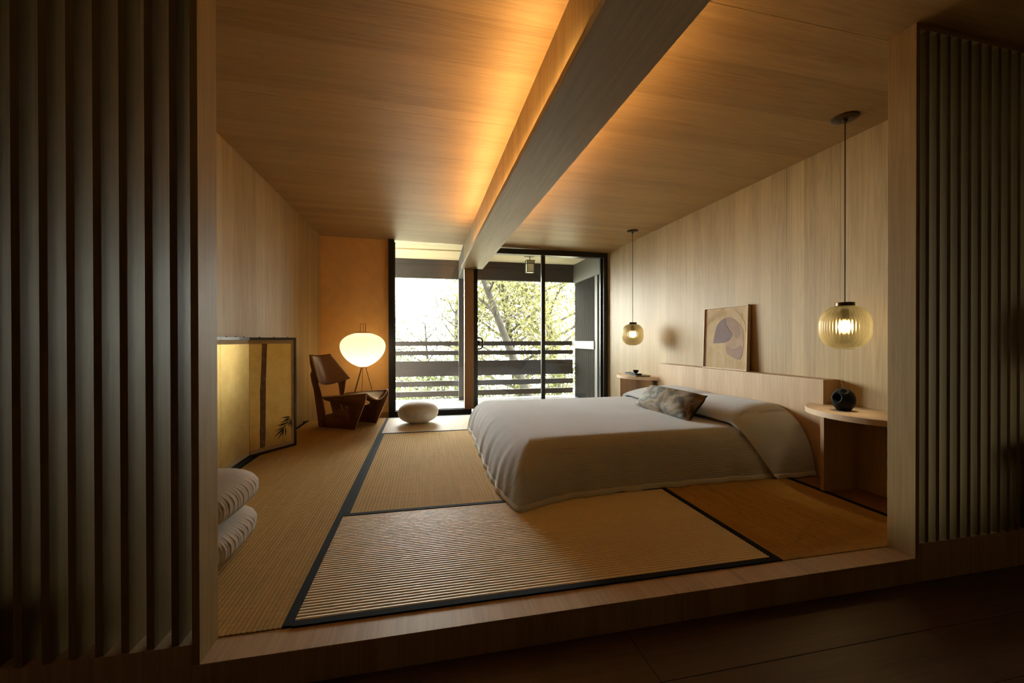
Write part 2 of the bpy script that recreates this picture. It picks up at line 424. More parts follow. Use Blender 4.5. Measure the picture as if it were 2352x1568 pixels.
# ------------------------------------------------------------------ mesh helpers
class MB:
    def __init__(self):
        self.v = []; self.f = []
    def box(self, lo, hi):
        b = len(self.v)
        x0, y0, z0 = lo; x1, y1, z1 = hi
        self.v += [(x0,y0,z0),(x1,y0,z0),(x1,y1,z0),(x0,y1,z0),(x0,y0,z1),(x1,y0,z1),(x1,y1,z1),(x0,y1,z1)]
        self.f += [tuple(b+i for i in q) for q in ((3,2,1,0),(4,5,6,7),(0,1,5,4),(1,2,6,5),(2,3,7,6),(3,0,4,7))]
        return self
    def hexa(self, p):
        b = len(self.v)
        self.v += [tuple(q) for q in p]
        self.f += [tuple(b+i for i in q) for q in ((3,2,1,0),(4,5,6,7),(0,1,5,4),(1,2,6,5),(2,3,7,6),(3,0,4,7))]
        return self
    def grid(self, P, closeu=False, closev=False):
        P = np.asarray(P, float)
        nu, nv = P.shape[:2]
        b = len(self.v)
        self.v += [tuple(p) for p in P.reshape(-1, 3)]
        for i in range(nu if closeu else nu - 1):
            for j in range(nv if closev else nv - 1):
                i2 = (i + 1) % nu; j2 = (j + 1) % nv
                self.f.append((b+i*nv+j, b+i2*nv+j, b+i2*nv+j2, b+i*nv+j2))
        return self
    def lathe(self, prof, n=32, c=(0, 0, 0), cap=True, ribs=0, amp=0.0):
        b = len(self.v)
        for (r, z) in prof:
            for k in range(n):
                a = 2 * math.pi * k / n
                rr = r * (1 + amp * math.cos(ribs * a)) if ribs else r
                self.v.append((c[0] + rr * math.cos(a), c[1] + rr * math.sin(a), c[2] + z))
        m = len(prof)
        for i in range(m - 1):
            for k in range(n):
                k2 = (k + 1) % n
                self.f.append((b+i*n+k, b+i*n+k2, b+(i+1)*n+k2, b+(i+1)*n+k))
        if cap:
            self.f.append(tuple(b + k for k in reversed(range(n))))
            self.f.append(tuple(b + (m-1)*n + k for k in range(n)))
        return self
    def tube(self, pts, rad, n=8):
        pts = [Vector(p) for p in pts]
        if not hasattr(rad, '__len__'):
            rad = [rad] * len(pts)
        b = len(self.v)
        up = Vector((0.13, 0.21, 0.97)).normalized()
        for i, p in enumerate(pts):
            d = (pts[min(i+1, len(pts)-1)] - pts[max(i-1, 0)]).normalized()
            a = d.cross(up)
            if a.length < 0.1:
                a = d.cross(Vector((1, 0, 0)))
            a.normalize(); c = d.cross(a)
            for k in range(n):
                t = 2 * math.pi * k / n
                self.v.append(tuple(p + (a * math.cos(t) + c * math.sin(t)) * rad[i]))
        for i in range(len(pts) - 1):
            for k in range(n):
                k2 = (k + 1) % n
                self.f.append((b+i*n+k, b+i*n+k2, b+(i+1)*n+k2, b+(i+1)*n+k))
        self.f.append(tuple(b + k for k in reversed(range(n))))
        self.f.append(tuple(b + (len(pts)-1)*n + k for k in range(n)))
        return self
    def prism(self, loops, fn, th):
        """polygon (with holes) in 2-D, mapped by fn(a, b, off) and given a thickness"""
        tri = tessellate_polygon([[Vector((x, y, 0)) for x, y in lp] for lp in loops])
        flat = [p for lp in loops for p in lp]
        b = len(self.v); n = len(flat)
        self.v += [tuple(fn(x, y, 0.0)) for x, y in flat] + [tuple(fn(x, y, th)) for x, y in flat]
        for t in tri:
            self.f.append((b+t[0], b+t[1], b+t[2]))
            self.f.append((b+n+t[2], b+n+t[1], b+n+t[0]))
        o = 0
        for lp in loops:
            m = len(lp)
            for i in range(m):
                j = (i + 1) % m
                self.f.append((b+o+i, b+o+j, b+n+o+j, b+n+o+i))
            o += m
        return self
    def obj(self, name, mat, parent=None, smooth=False, bevel=0.0, origin=None, angle=40, fix=True):
        me = bpy.data.meshes.new(name)
        v = self.v
        if origin is not None:
            v = [(p[0]-origin[0], p[1]-origin[1], p[2]-origin[2]) for p in v]
        me.from_pydata(v, [], self.f)
        me.update()
        if fix:
            bm = bmesh.new(); bm.from_mesh(me)
            bmesh.ops.recalc_face_normals(bm, faces=bm.faces)
            bm.to_mesh(me); bm.free()
        me.materials.append(mat)
        o = bpy.data.objects.new(name, me)
        C.objects.link(o)
        if origin is not None:
            o.location = origin
        if parent is not None:
            o.parent = parent
            top = parent; acc = Vector(parent.location)
            while top.parent is not None:
                top = top.parent; acc += Vector(top.location)
            o.location = Vector(o.location) - acc
        if smooth:
            me.polygons.foreach_set('use_smooth', [True] * len(me.polygons))
            if angle < 180:
                me.set_sharp_from_angle(angle=math.radians(angle))
        if bevel:
            md = o.modifiers.new('edge', 'BEVEL')
            md.width = bevel; md.segments = 2; md.limit_method = 'ANGLE'
        return o

def bx(name, lo, hi, mat, parent=None, bevel=0.0, org=False):
    o = tuple((lo[i] + hi[i]) / 2 for i in range(3)) if org else None
    return MB().box(lo, hi).obj(name, mat, parent, bevel=bevel, origin=o)

def thing(name, label, cat, loc=(0, 0, 0), group=None):
    o = bpy.data.objects.new(name, None)
    C.objects.link(o)
    o.location = loc
    o.empty_display_size = 0.1
    return tag(o, label, cat, group)

def tag(o, label, cat, group=None):
    o['label'] = label; o['category'] = cat
    if group:
        o['group'] = group
    return o

def struct(name, loc=(0, 0, 0)):
    o = bpy.data.objects.new(name, None)
    C.objects.link(o)
    o.location = loc
    o['kind'] = 'structure'
    return o

def st(o):
    o['kind'] = 'structure'
    return o

def smoothstep(a, b, x):
    t = np.clip((x - a) / (b - a), 0, 1)
    return t * t * (3 - 2 * t)

# ------------------------------------------------------------------ the room
XL, XR = -1.48, 2.955
YB = 6.33
ZF = -0.115
def zc(x):
    return 2.486 - 0.0187 * x

# dark plank floor of the hall
fl = st(bx('floor', (-3.6, -3.2, ZF - 0.08), (4.6, 1.72, ZF - 0.006), M['floor_dark']))
rows = [1.43, 1.187, 0.957, 0.727, 0.497, 0.267, 0.037]
for i in range(len(rows) - 1):
    x = -2.0 - 0.7 * ((i * 7) % 5) / 5
    k = 0
    cuts = [-2.6, -0.35, 1.889 - 0.0, 4.0] if i == 1 else [-2.6 + 0.5 * i % 1.1, -0.9 + 0.45 * i, 0.75 + 0.37 * i, 3.0, 4.4]
    for a, b in zip(cuts[:-1], cuts[1:]):
        bx('plank', (a + 0.001, rows[i+1] + 0.001, ZF - 0.006), (b - 0.001, rows[i] - 0.001, ZF + random.uniform(-0.0005, 0.0005)), M['floor_dark'], fl, 0.0008, org=True)
# raised floor under the mats and lower strip at the window
pf = st(bx('floor_raised', (XL, 1.546, ZF - 0.05), (XR, 5.455, -0.03), M['strip_oak']))
st(bx('floor_back', (XL, 5.455, -0.22), (XR, YB, -0.15), M['floor_dark']))
st(bx('trim_1', (2.587, 1.55, -0.03), (XR, 5.45, -0.004), M['strip_oak']))

# ceiling: sloped slab with veneer panels
ce = struct('ceiling')
MB().hexa([(-3.6, -3.2, zc(-3.6) + .012), (4.6, -3.2, zc(4.6) + .012), (4.6, YB + .05, zc(4.6) + .012), (-3.6, YB + .05, zc(-3.6) + .012),
           (-3.6, -3.2, zc(-3.6) + .14), (4.6, -3.2, zc(4.6) + .14), (4.6, YB + .05, zc(4.6) + .14), (-3.6, YB + .05, zc(-3.6) + .14)]).obj('slab', M['ceil_oak'], ce)
ys = [-3.2, -2.0, -0.85, 0.35, 1.546, 2.75, 3.95, 5.15, YB]
for a, b in zip(ys[:-1], ys[1:]):
    for x0, x1 in ((-3.6, 0.62), (0.86, 4.6)):
        MB().hexa([(x0, a + .001, zc(x0)), (x1, a + .001, zc(x1)), (x1, b - .001, zc(x1)), (x0, b - .001, zc(x0)),
                   (x0, a + .001, zc(x0) + .012), (x1, a + .001, zc(x1) + .012), (x1, b - .001, zc(x1) + .012), (x0, b - .001, zc(x0) + .012)]).obj('panel', M['ceil_oak'], ce)

# side walls: veneer panels with fine joints
wl = struct('wall_left')
bx('backing', (XL - 0.12, 1.43, ZF - .1), (XL - 0.012, YB + .1, 2.6), M['wall_oak_y'], wl)
ys = [1.43, 2.55, 3.75, 4.95, YB]
for a, b in zip(ys[:-1], ys[1:]):
    bx('panel', (XL - 0.012, a + .0008, ZF - .1), (XL, b - .0008, zc(XL) + .01), M['wall_oak_y'], wl)
wr = struct('wall_right')
bx('backing', (XR + 0.012, 1.43, ZF - .1), (XR + 0.12, YB + .1, 2.6), M['wall_oak_y'], wr)
ys = [1.43, 2.391, 2.842, 4.174, 5.506, YB]
for a, b in zip(ys[:-1], ys[1:]):
    bx('panel', (XR, a + .0008, ZF - .1), (XR + 0.012, b - .0008, zc(XR) + .01), M['wall_oak_y'], wr)
# ochre plaster wall beside the window
st(bx('wall_back', (XL - .05, YB, -0.2), (-0.53, YB + .12, 2.56), M['clay']))
st(bx('baseboard_back', (XL, YB - 0.012, -0.15), (-0.53, YB, -0.075), M['clayband']))
# hall shell behind the camera
st(bx('wall_west', (-3.6, -3.2, ZF - .1), (-3.5, 1.43, 2.7), M['hall_dark']))
st(bx('wall_east', (4.5, -3.2, ZF - .1), (4.6, 2.3, 2.7), M['hall_dark']))
st(bx('wall_rear', (-3.6, -3.3, ZF - .1), (4.6, -3.2, 2.7), M['hall_dark']))
st(bx('wall_side_left', (-3.5, 1.62, ZF - .1), (XL - .12, 1.72, 2.7), M['hall_dark']))
st(bx('wall_side_right', (XR + .12, 2.2, ZF - .1), (4.5, 2.3, 2.7), M['hall_dark']))

# opening: threshold, fascia, jambs
YO, YI = 1.429, 1.546
st(bx('trim_2', (-0.706, YO, -0.012), (2.217, YI, -0.004), M['step_oak'], bevel=0.0012))
st(bx('trim_3', (-0.706, YO, ZF - .01), (2.217, YO + .03, -0.0125), M['fascia_oak'], bevel=0.0012))
MB().hexa([(-0.706, YO, -0.0045), (-0.685, YO, -0.0045), (-0.685, YI, -0.0045), (-0.706, YI, -0.0045),
           (-0.706, YO, zc(-.7)), (-0.685, YO, zc(-.7)), (-0.685, YI, zc(-.7)), (-0.706, YI, zc(-.7))]).obj('trim_4', M['jamb_oak'], bevel=0.001)['kind'] = 'structure'
MB().hexa([(2.195, YO, -0.0045), (2.217, YO, -0.0045), (2.217, YI, -0.0045), (2.195, YI, -0.0045),
           (2.195, YO, zc(2.2)), (2.217, YO, zc(2.2)), (2.217, YI, zc(2.2)), (2.195, YI, zc(2.2))]).obj('trim_5', M['jamb_oak'], bevel=0.001)['kind'] = 'structure'

# slatted screens either side of the opening
def slat_screen(label, x_start, step, n, xa, xb):
    t = thing('slatted_screen', label, 'screen', ((xa + xb) / 2, YO + .06, ZF))
    for i in range(n):
        x0 = x_start + step * i
        bx('slat', (x0, YO + .004, 0.06), (x0 + .0205, YI - .004, min(zc(x0), zc(x0 + .02)) - .022), M['slat_oak_shaded'], t, 0.0012, org=True)
    bx('bottom_rail', (xa, YO + .001, ZF), (xb, YI, 0.06), M['fascia_oak'], t)
    MB().hexa([(xa, YO + .001, zc(xa) - .024), (xb, YO + .001, zc(xb) - .024), (xb, YI, zc(xb) - .024), (xa, YI, zc(xa) - .024),
               (xa, YO + .001, zc(xa)), (xb, YO + .001, zc(xb)), (xb, YI, zc(xb)), (xa, YI, zc(xa))]).obj('top_rail', M['fascia_oak'], t)
    return t
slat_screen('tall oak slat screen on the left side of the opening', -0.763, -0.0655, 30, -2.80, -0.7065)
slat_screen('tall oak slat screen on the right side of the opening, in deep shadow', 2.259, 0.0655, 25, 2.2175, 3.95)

# ceiling beam with a cove light in each bottom lip
bm_ = thing('ceiling_beam', 'long oak ceiling beam with warm glow along both sides', 'beam', (0.72, 2.0, 2.1))
def sk(y):
    return -0.0065 * (y - 1.2)
def bar(name, x0, x1, y0, y1, z0, z1, mat, par, bevel=0.0):
    return MB().hexa([(x0 + sk(y0), y0, z0), (x1 + sk(y0), y0, z0), (x1 + sk(y1), y1, z0), (x0 + sk(y1), y1, z0),
                      (x0 + sk(y0), y0, z1), (x1 + sk(y0), y0, z1), (x1 + sk(y1), y1, z1), (x0 + sk(y1), y1, z1)]).obj(name, mat, par, bevel=bevel)
bar('beam_body', 0.618, 0.862, -3.1, 6.28, 2.125, 2.485, M['wall_oak_y'], bm_)
bar('bottom_board', 0.575, 0.908, -3.1, 6.28, 2.100, 2.125, M['beam_oak'], bm_, 0.001)
bar('lip', 0.575, 0.583, -3.1, 6.28, 2.125, 2.140, M['beam_oak'], bm_)
bar('lip', 0.900, 0.908, -3.1, 6.28, 2.125, 2.140, M['beam_oak'], bm_)
bar('light_strip', 0.590, 0.602, 1.56, 5.1, 2.126, 2.137, M['led'], bm_)
bar('light_strip', 0.880, 0.892, 1.56, 5.1, 2.126, 2.137, M['led'], bm_)

# ------------------------------------------------------------------ window wall
win = struct('window_1', (-0.53, YW, -0.15))
bx('frame', (-0.528, YW - .05, -0.15), (-0.445, YW + .05, zc(-.5)), M['black_metal'], win)
bx('frame', (-0.445, YW - .045, -0.15), (0.70, YW + .045, -0.060), M['black_metal'], win)
bx('glazing_bead', (-0.445, YW - .012, -0.060), (-0.432, YW + .012, 2.46), M['grey_light'], win)
bx('glazing_bead', (-0.432, YW - .012, -0.060), (0.62, YW + .012, -0.050), M['grey_light'], win)
bx('pane', (-0.432, YW - .003, -0.050), (0.64, YW + .003, 2.47), M['glass'], win)
st(bx('trim_6', (0.594, YW - .05, -0.062), (0.735, YW + .08, 2.10), M['post_oak']))
door = struct('door_1', (0.74, YW, -0.15))
bx('frame', (0.735, YW - .05, -0.15), (2.955, YW + .05, -0.085), M['black_metal'], door)
bx('frame', (0.735, YW - .06, 2.352), (2.955, YW + .06, 2.436), M['black_metal'], door)
bx('frame', (2.885, YW - .06, -0.085), (2.955, YW + .06, 2.352), M['black_metal'], door)
dp = bx('door_panel', (0.735, YW - .045, -0.085), (0.797, YW - .005, 2.352), M['black_metal'], door)
bx('stile', (1.822, YW - .045, -0.085), (1.872, YW - .005, 2.352), M['black_metal'], door)
bx('stile', (1.850, YW + .0, -0.085), (1.897, YW + .045, 2.352), M['black_metal'], door)
bx('stile', (2.855, YW + .0, -0.085), (2.885, YW + .045, 2.352), M['black_metal'], door)
bx('bottom_rail', (0.797, YW - .045, -0.085), (1.822, YW - .005, -0.03), M['black_metal'], door)
bx('pane', (0.797, YW - .028, -0.03), (1.822, YW - .022, 2.352), M['glass'], door)
bx('pane', (1.897, YW + .018, -0.085), (2.855, YW + .024, 2.352), M['glass'], door)
hp = [(0.797, YW - .03, 1.03), (0.815, YW - .09, 1.035), (0.85, YW - .10, 1.02), (0.868, YW - .10, 0.98), (0.868, YW - .10, 0.91), (0.85, YW - .10, 0.875), (0.815, YW - .09, 0.86), (0.797, YW - .03, 0.865)]
MB().tube(hp, 0.013, 8).obj('door_handle', M['black_metal'], door, smooth=True)
bx('lock_case', (0.797, YW - .06, 0.91), (0.825, YW - .03, 0.99), M['dark_bronze'], door)

# ------------------------------------------------------------------ porch
dk = struct('floor_porch', (0, 7.2, -0.2))
y = 6.38
while y < 8.12:
    bx('deck_board', (-4.0, y, -0.205), (3.05, y + .134, -0.172), M['deck'], dk, 0.002)
    y += 0.14
so = struct('ceiling_porch', (0, 7.2, 2.58))
y = 6.40
while y < 8.02:
    bx('soffit_board', (-4.2, y, 2.545), (3.1, y + .092, 2.565), M['soffit'], so)
    y += 0.10
bx('deck_above', (-4.2, 6.40, 2.565), (3.6, 8.35, 2.70), M['grey_paint'], so)
bx('batten', (-4.2, 7.05, 2.525), (3.1, 7.09, 2.545), M['soffit'], so)
fa = thing('porch_beam', 'charcoal timber fascia beam across the top of the porch', 'beam', (0, 8.0, 2.2))
bx('board', (-4.2, 7.96, 2.188), (3.03, 8.06, 2.45), M['grey_paint'], fa)
bx('cap_board', (-4.2, 7.93, 2.45), (3.03, 8.06, 2.545), M['grey_paint'], fa)
MB().hexa([(.60, 6.345, 2.19), (.745, 6.345, 2.19), (.75, 7.99, 2.19), (.64, 7.99, 2.19), (.60, 6.345, 2.545), (.745, 6.345, 2.545), (.75, 7.99, 2.545), (.64, 7.99, 2.545)]).obj('rafter', M['grey_paint'])
tag(bpy.data.objects['rafter'], 'charcoal rafter running out over the porch in line with the indoor beam', 'beam')
tag(bx('porch_post', (.64, 7.945, -0.172), (.755, 8.05, 2.19), M['grey_paint'], bevel=.003), 'charcoal post carrying the porch roof behind the wooden door post', 'post')
rl = thing('railing', 'charcoal timber porch railing of five horizontal boards', 'railing', (0, 8.08, -0.17))
for z0, z1 in ((.885, .975), (.703, .790), (.292, .592), (.095, .200), (-.105, .002)):
    bx('rail_board', (-4.2, 8.055, z0), (3.03, 8.095, z1), M['grey_paint'], rl, 0.003)
for x in (-3.0, -1.2):
    bx('railing_post', (x, 8.095, -0.18), (x + .09, 8.18, .97), M['grey_paint'], rl)
ww = struct('wall_porch', (3.05, 7.4, 0))
bx('backing', (3.075, 6.38, -0.2), (3.16, 8.05, 2.5), M['siding'], ww)
y = 6.93
while y < 8.0:
    bx('siding_board', (3.05, y, -0.18), (3.075, min(y + .078, 8.02), 2.2), M['siding'], ww)
    y += 0.09
bx('corner_post', (3.02, 6.80, -0.17), (3.075, 6.915, 2.2), M['grey_light'], ww)
bx('dark_panel', (3.035, 6.38, -0.17), (3.075, 6.80, 2.2), M['siding'], ww)
bx('ledge', (3.0, 6.915, .827), (3.05, 8.03, .977), M['grey_ledge'], ww)
bx('wall_beam', (3.0, 6.38, 2.16), (3.075, 7.96, 2.545), M['grey_light'], ww)

M['lantern_metal'] = plain('olive_lantern_metal', (0.060, 0.054, 0.026), 0.5)
# porch lantern
ln = thing('porch_lantern', 'small square bronze lantern hanging from the porch ceiling', 'lantern', (1.877, 7.2, 2.545))
lx, ly = 1.877, 7.2
bx('canopy', (lx - .085, ly - .085, 2.528), (lx + .085, ly + .085, 2.545), M['lantern_metal'], ln)
MB().tube([(lx, ly, 2.53), (lx, ly, 2.455)], .008).obj('hanging_rod', M['lantern_metal'], ln, True)
MB().lathe([(.085 * 1.4, 2.44), (.082 * 1.4, 2.447), (.03, 2.46)], 4, (0, 0, 0)).obj('cap', M['lantern_metal'], ln)
bpy.data.objects['cap'].location = Vector((0, 0, -2.545)); bpy.data.objects['cap'].rotation_euler.z = math.radians(45)
fr = MB()
for sx in (-1, 1):
    for sy in (-1, 1):
        fr.box((lx + sx*.064 - .008, ly + sy*.064 - .008, 2.23), (lx + sx*.064 + .008, ly + sy*.064 + .008, 2.442))
for z in (2.23, 2.385):
    for s in (-1, 1):
        fr.box((lx - .072, ly + s*.064 - .007, z), (lx + .072, ly + s*.064 + .007, z + .012))
        fr.box((lx + s*.064 - .007, ly - .072, z), (lx + s*.064 + .007, ly + .072, z + .012))
for k in (-1, 1):
    fr.box((lx + k*.022 - .004, ly - .07, 2.39), (lx + k*.022 + .004, ly - .06, 2.44))
fr.obj('cage', M['lantern_metal'], ln)
M['milk'] = plain('milk_glass', (0.80, 0.76, 0.62), 0.4, 0, 0.04)
bx('glass_box', (lx - .058, ly - .058, 2.235), (lx + .058, ly + .058, 2.44), M['milk'], ln)

# ------------------------------------------------------------------ tatami
def ribbed(x0, x1, y0, y1, axis, pitch, amp=0.0028, seg=6):
    m = MB()
    L = (y1 - y0) if axis == 'X' else (x1 - x0)
    n = max(1, round(L / pitch))
    pr = []
    for i in range(n):
        for k in range(seg):
            t = k / seg
            pr.append(((i + t) / n * L, amp * abs(math.sin(math.pi * t)) ** 0.7 - amp))
    pr.append((L, -amp))
    if axis == 'X':
        P = [[(x0, y0 + a, -0.03)] + [(x, y0 + a, z) for x in (x0, x1)] + [(x1, y0 + a, -0.03)] for a, z in pr]
    else:
        P = [[(x0 + a, y0, -0.03)] + [(x0 + a, yy, z) for yy in (y0, y1)] + [(x0 + a, y1, -0.03)] for a, z in pr]
    return m.grid(P)
def tatami(label, x0, x1, y0, y1, axis, pitch, borders, mat):
    t = thing('tatami_mat', label, 'tatami mat', ((x0+x1)/2, (y0+y1)/2, -0.03), 'tatami mats on the raised floor')
    g = .001
    ribbed(x0 + g, x1 - g, y0 + g, y1 - g, axis, pitch).obj('woven_surface', mat, t, smooth=True, angle=60, fix=False)
    bw = .033
    for b in borders:
        lo = [x0 + g, y0 + g]; hi = [x1 - g, y1 - g]
        if b == 'L': hi[0] = x0 + bw
        if b == 'R': lo[0] = x1 - bw
        if b == 'F': hi[1] = y0 + bw
        if b == 'B': lo[1] = y1 - bw
        bx('cloth_border', (lo[0], lo[1], -0.03), (hi[0], hi[1], 0.0022), M['heri'], t, 0.0015)
    return t
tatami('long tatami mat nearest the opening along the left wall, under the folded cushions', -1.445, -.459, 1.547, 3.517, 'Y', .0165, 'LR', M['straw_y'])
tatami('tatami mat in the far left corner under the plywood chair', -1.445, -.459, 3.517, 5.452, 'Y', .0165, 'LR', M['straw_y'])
tatami('pale ribbed tatami mat lying across the front, between threshold and bed', -.459, 1.552, 1.540, 2.485, 'X', .0178, 'FB', M['straw_x'])
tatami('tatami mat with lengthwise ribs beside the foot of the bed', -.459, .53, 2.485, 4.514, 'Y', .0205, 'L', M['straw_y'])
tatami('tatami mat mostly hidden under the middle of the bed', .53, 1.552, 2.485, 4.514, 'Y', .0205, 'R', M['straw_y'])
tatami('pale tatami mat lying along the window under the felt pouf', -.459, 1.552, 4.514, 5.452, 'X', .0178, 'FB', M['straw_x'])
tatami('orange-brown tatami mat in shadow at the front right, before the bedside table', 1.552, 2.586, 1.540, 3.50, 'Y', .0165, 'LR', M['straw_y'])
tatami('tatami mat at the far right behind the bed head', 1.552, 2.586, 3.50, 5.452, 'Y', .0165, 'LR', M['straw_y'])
st(bx('trim_7', (XL, 5.452, -0.12), (XR, 5.475, -0.006), M['grey_light']))

# ------------------------------------------------------------------ bed
bed = thing('bed', 'wide low bed under a pale grey ribbed bedspread', 'bed', (1.6, 3.47, 0))
H = 0.345
def catmull(P, n):
    P = np.array(P, float)
    d = np.r_[0, np.cumsum(np.linalg.norm(np.diff(P, axis=0), axis=1) ** 0.5)]
    out = []
    for t in np.linspace(0, d[-1], n):
        i = min(max(np.searchsorted(d, t) - 1, 0), len(P) - 2)
        i0, i1, i2, i3 = max(i-1, 0), i, i+1, min(i+2, len(P)-1)
        u = (t - d[i]) / (d[i+1] - d[i])
        p0, p1, p2, p3 = P[i0], P[i1], P[i2], P[i3]
        out.append(0.5 * ((2*p1) + (p2-p0)*u + (2*p0-5*p1+4*p2-p3)*u*u + (3*p1-p0-3*p2+p3)*u**3))
    return np.array(out)
hem = [(2.80,2.475),(2.458,2.475),(2.0,2.474),(1.5,2.466),(1.15,2.445),(.87,2.413),(.71,2.362),(.61,2.312),(.548,2.298),(.512,2.35),(.488,2.45),(.472,2.56),(.462,2.8),(.460,3.1),(.468,3.6),(.480,4.05),(.476,4.40),(.462,4.54),(.50,4.60),(.60,4.555),(.9,4.50),(1.5,4.49),(2.8,4.49)]
hm = catmull(hem, 260)
core = np.stack([np.clip(hm[:, 0], .70, 2.8), np.clip(hm[:, 1], 2.67, 4.30)], 1)
ARC = np.r_[0, np.cumsum(np.linalg.norm(np.diff(hm, axis=0), axis=1))]
rip = 0.006 * np.sin(ARC * 21) + 0.005 * np.sin(ARC * 37 + 1)
NQ = 22
ringsP = []
for q in np.linspace(0, 1, NQ + 1):
    th = q * math.pi / 2
    e = 1 - math.cos(th) ** 0.92
    xy = hm + (core - hm) * e
    nrm = (core - hm) / (np.linalg.norm(core - hm, axis=1)[:, None] + 1e-6)
    xy = xy + nrm * (rip * (1 - q) ** 1.2)[:, None]
    z = H * math.sin(th) ** 1.05 + 0.002
    ringsP.append(np.c_[xy, np.full(len(xy), z)])
for s in np.linspace(0.93, 0.0, 16):
    y_ = 3.485 + (core[:, 1] - 3.485) * s
    x_ = np.where(core[:, 0] > 1.75, core[:, 0], 1.75 - (1.75 - core[:, 0]) * (.3 + .7 * s))
    z_ = H + .004 + 0.004 * np.sin(x_ * 7 + y_ * 3) * (1 - s) + 0.003 * np.sin(y_ * 11 + x_ * 2) * (1 - s)
    ringsP.append(np.c_[x_, y_, z_])
P = np.array(ringsP)
def spread_part(name, P, par, uvfun):
    m = MB().grid(P)
    o = m.obj(name, M['spread'], par, smooth=True, angle=180, fix=True)
    me = o.data
    uvl = me.uv_layers.new(name='UVMap')
    co = np.array(m.v)
    uv = uvfun(P).reshape(-1, 2)
    li = np.empty(len(me.loops), int); me.loops.foreach_get('vertex_index', li)
    uvl.data.foreach_set('uv', uv[li].astype(np.float32).ravel())
    return o
def uv_spread(P):
    x, y, z = P[..., 0], P[..., 1], P[..., 2]
    # ribs run along the length; the cross measure continues down the sides
    v = y + np.where(y < 3.485, -(H - z) * 0.8, (H - z) * 0.8)
    return np.stack([x, v], -1)
spread_part('bedspread', P, bed, uv_spread)
# pale woven hem
hb = [ringsP[0] + np.array([0, 0, 0]) for _ in range(1)]
hp0 = ringsP[0].copy(); hp1 = ringsP[2].copy()
outn = (hm - core) / (np.linalg.norm(hm - core, axis=1)[:, None] + 1e-6)
a0 = hp0.copy(); a0[:, :2] += outn * .008; a0[:, 2] = .001
a1 = hp0.copy(); a1[:, :2] += outn * .009; a1[:, 2] = .006
a2 = ringsP[1].copy(); a2[:, :2] += outn * .006; a2[:, 2] = .032
a3 = ringsP[1].copy(); a3[:, 2] = .035
M['hem'] = plain('pale_woven_hem', (0.64, 0.635, 0.63), 0.9, 0, 0.08, 200.0, 0.2, 0.1)
MB().grid(np.array([a0, a1, a2, a3])).obj('hem', M['hem'], bed, smooth=True, angle=180)
bx('mattress', (.78, 2.72, .06), (2.80, 4.26, .325), M['pillow_white'], bed, 0.04)
# folded cover over the pillows
nx, ny = 26, 90
xs_ = np.linspace(0, 1, nx)
tt = np.linspace(-1, 1, ny)
PC = np.zeros((nx, ny, 3))
for i, sx in enumerate(xs_):
    hx = .125 * (math.sin(math.pi * min(1, .02 + sx * .62)) ** .6)
    arch = math.sin(math.pi * min(1, .02 + sx * .6)) ** .8
    top0 = H + .010 + hx
    for j, t in enumerate(tt):
        at = abs(t)
        k = max(0.0, (at - .56) / .44)
        x = 2.25 + .21 * k ** 2.2
        x = x + (2.805 - x) * sx
        th = (1 - k) * math.pi / 2
        sgn = -1 if t < 0 else 1
        hy = 2.452 + .006 * math.sin(x * 28) if sgn < 0 else 4.512
        cy_ = 2.672 + .20 * arch if sgn < 0 else 4.298 - .20 * arch
        if k > 0:
            e = 1 - math.cos(th) ** .92
            yy = hy + (cy_ - hy) * e
            zz = top0 * math.sin(th) ** 1.0
        else:
            mid = 3.485
            yy = mid + (cy_ - mid) * at / .56
            zz = top0 - .014 * math.exp(-(t / .09) ** 2) * arch
        PC[i, j] = (x, yy, max(zz, .003) + .004)
def uv_cover(P):
    x, y, z = P[..., 0], P[..., 1], P[..., 2]
    v = x * .9 + (z * .8)
    s = np.abs(y - 3.475)
    v2 = y - np.sign(y - 3.475) * 0 + z
    return np.stack([y, np.where(s > .78, v * .3 + z * 1.0, v)], -1)
spread_part('folded_cover', PC, bed, uv_cover)
# closing lip in front of and behind the pillows
lipf = np.array([PC[0], PC[0] + np.array([.006, 0, -.006]) * (PC[0][:, 2:] > .02), np.c_[PC[0][:, 0] + .02, PC[0][:, 1] + np.where(PC[0][:, 1] < 3.48, .02, -.02), np.maximum(PC[0][:, 2] - .02, .002)]])
MB().grid(lipf).obj('cover_fold', M['hem'], bed, smooth=True, angle=180)
lipb = np.array([PC[-1], np.c_[PC[-1][:, 0] + .004, PC[-1][:, 1], np.maximum(PC[-1][:, 2] - .03, .002)], np.c_[PC[-1][:, 0] - .02, PC[-1][:, 1], np.full(ny, .002)]])
MB().grid(lipb).obj('cover_edge', M['hem'], bed, smooth=True, angle=180)
hmn = PC[:, :1, :].repeat(4, axis=1).copy()
hmn[:, 0] += (0, -.010, 0); hmn[:, 0, 2] = .001
hmn[:, 1] += (0, -.011, .008)
hmn[:, 2] = PC[:, 1] + (0, -.007, 0); hmn[:, 2, 2] = .030
hmn[:, 3] = PC[:, 1]; hmn[:, 3, 2] = .034
MB().grid(hmn).obj('cover_hem', M['hem'], bed, smooth=True, angle=180)

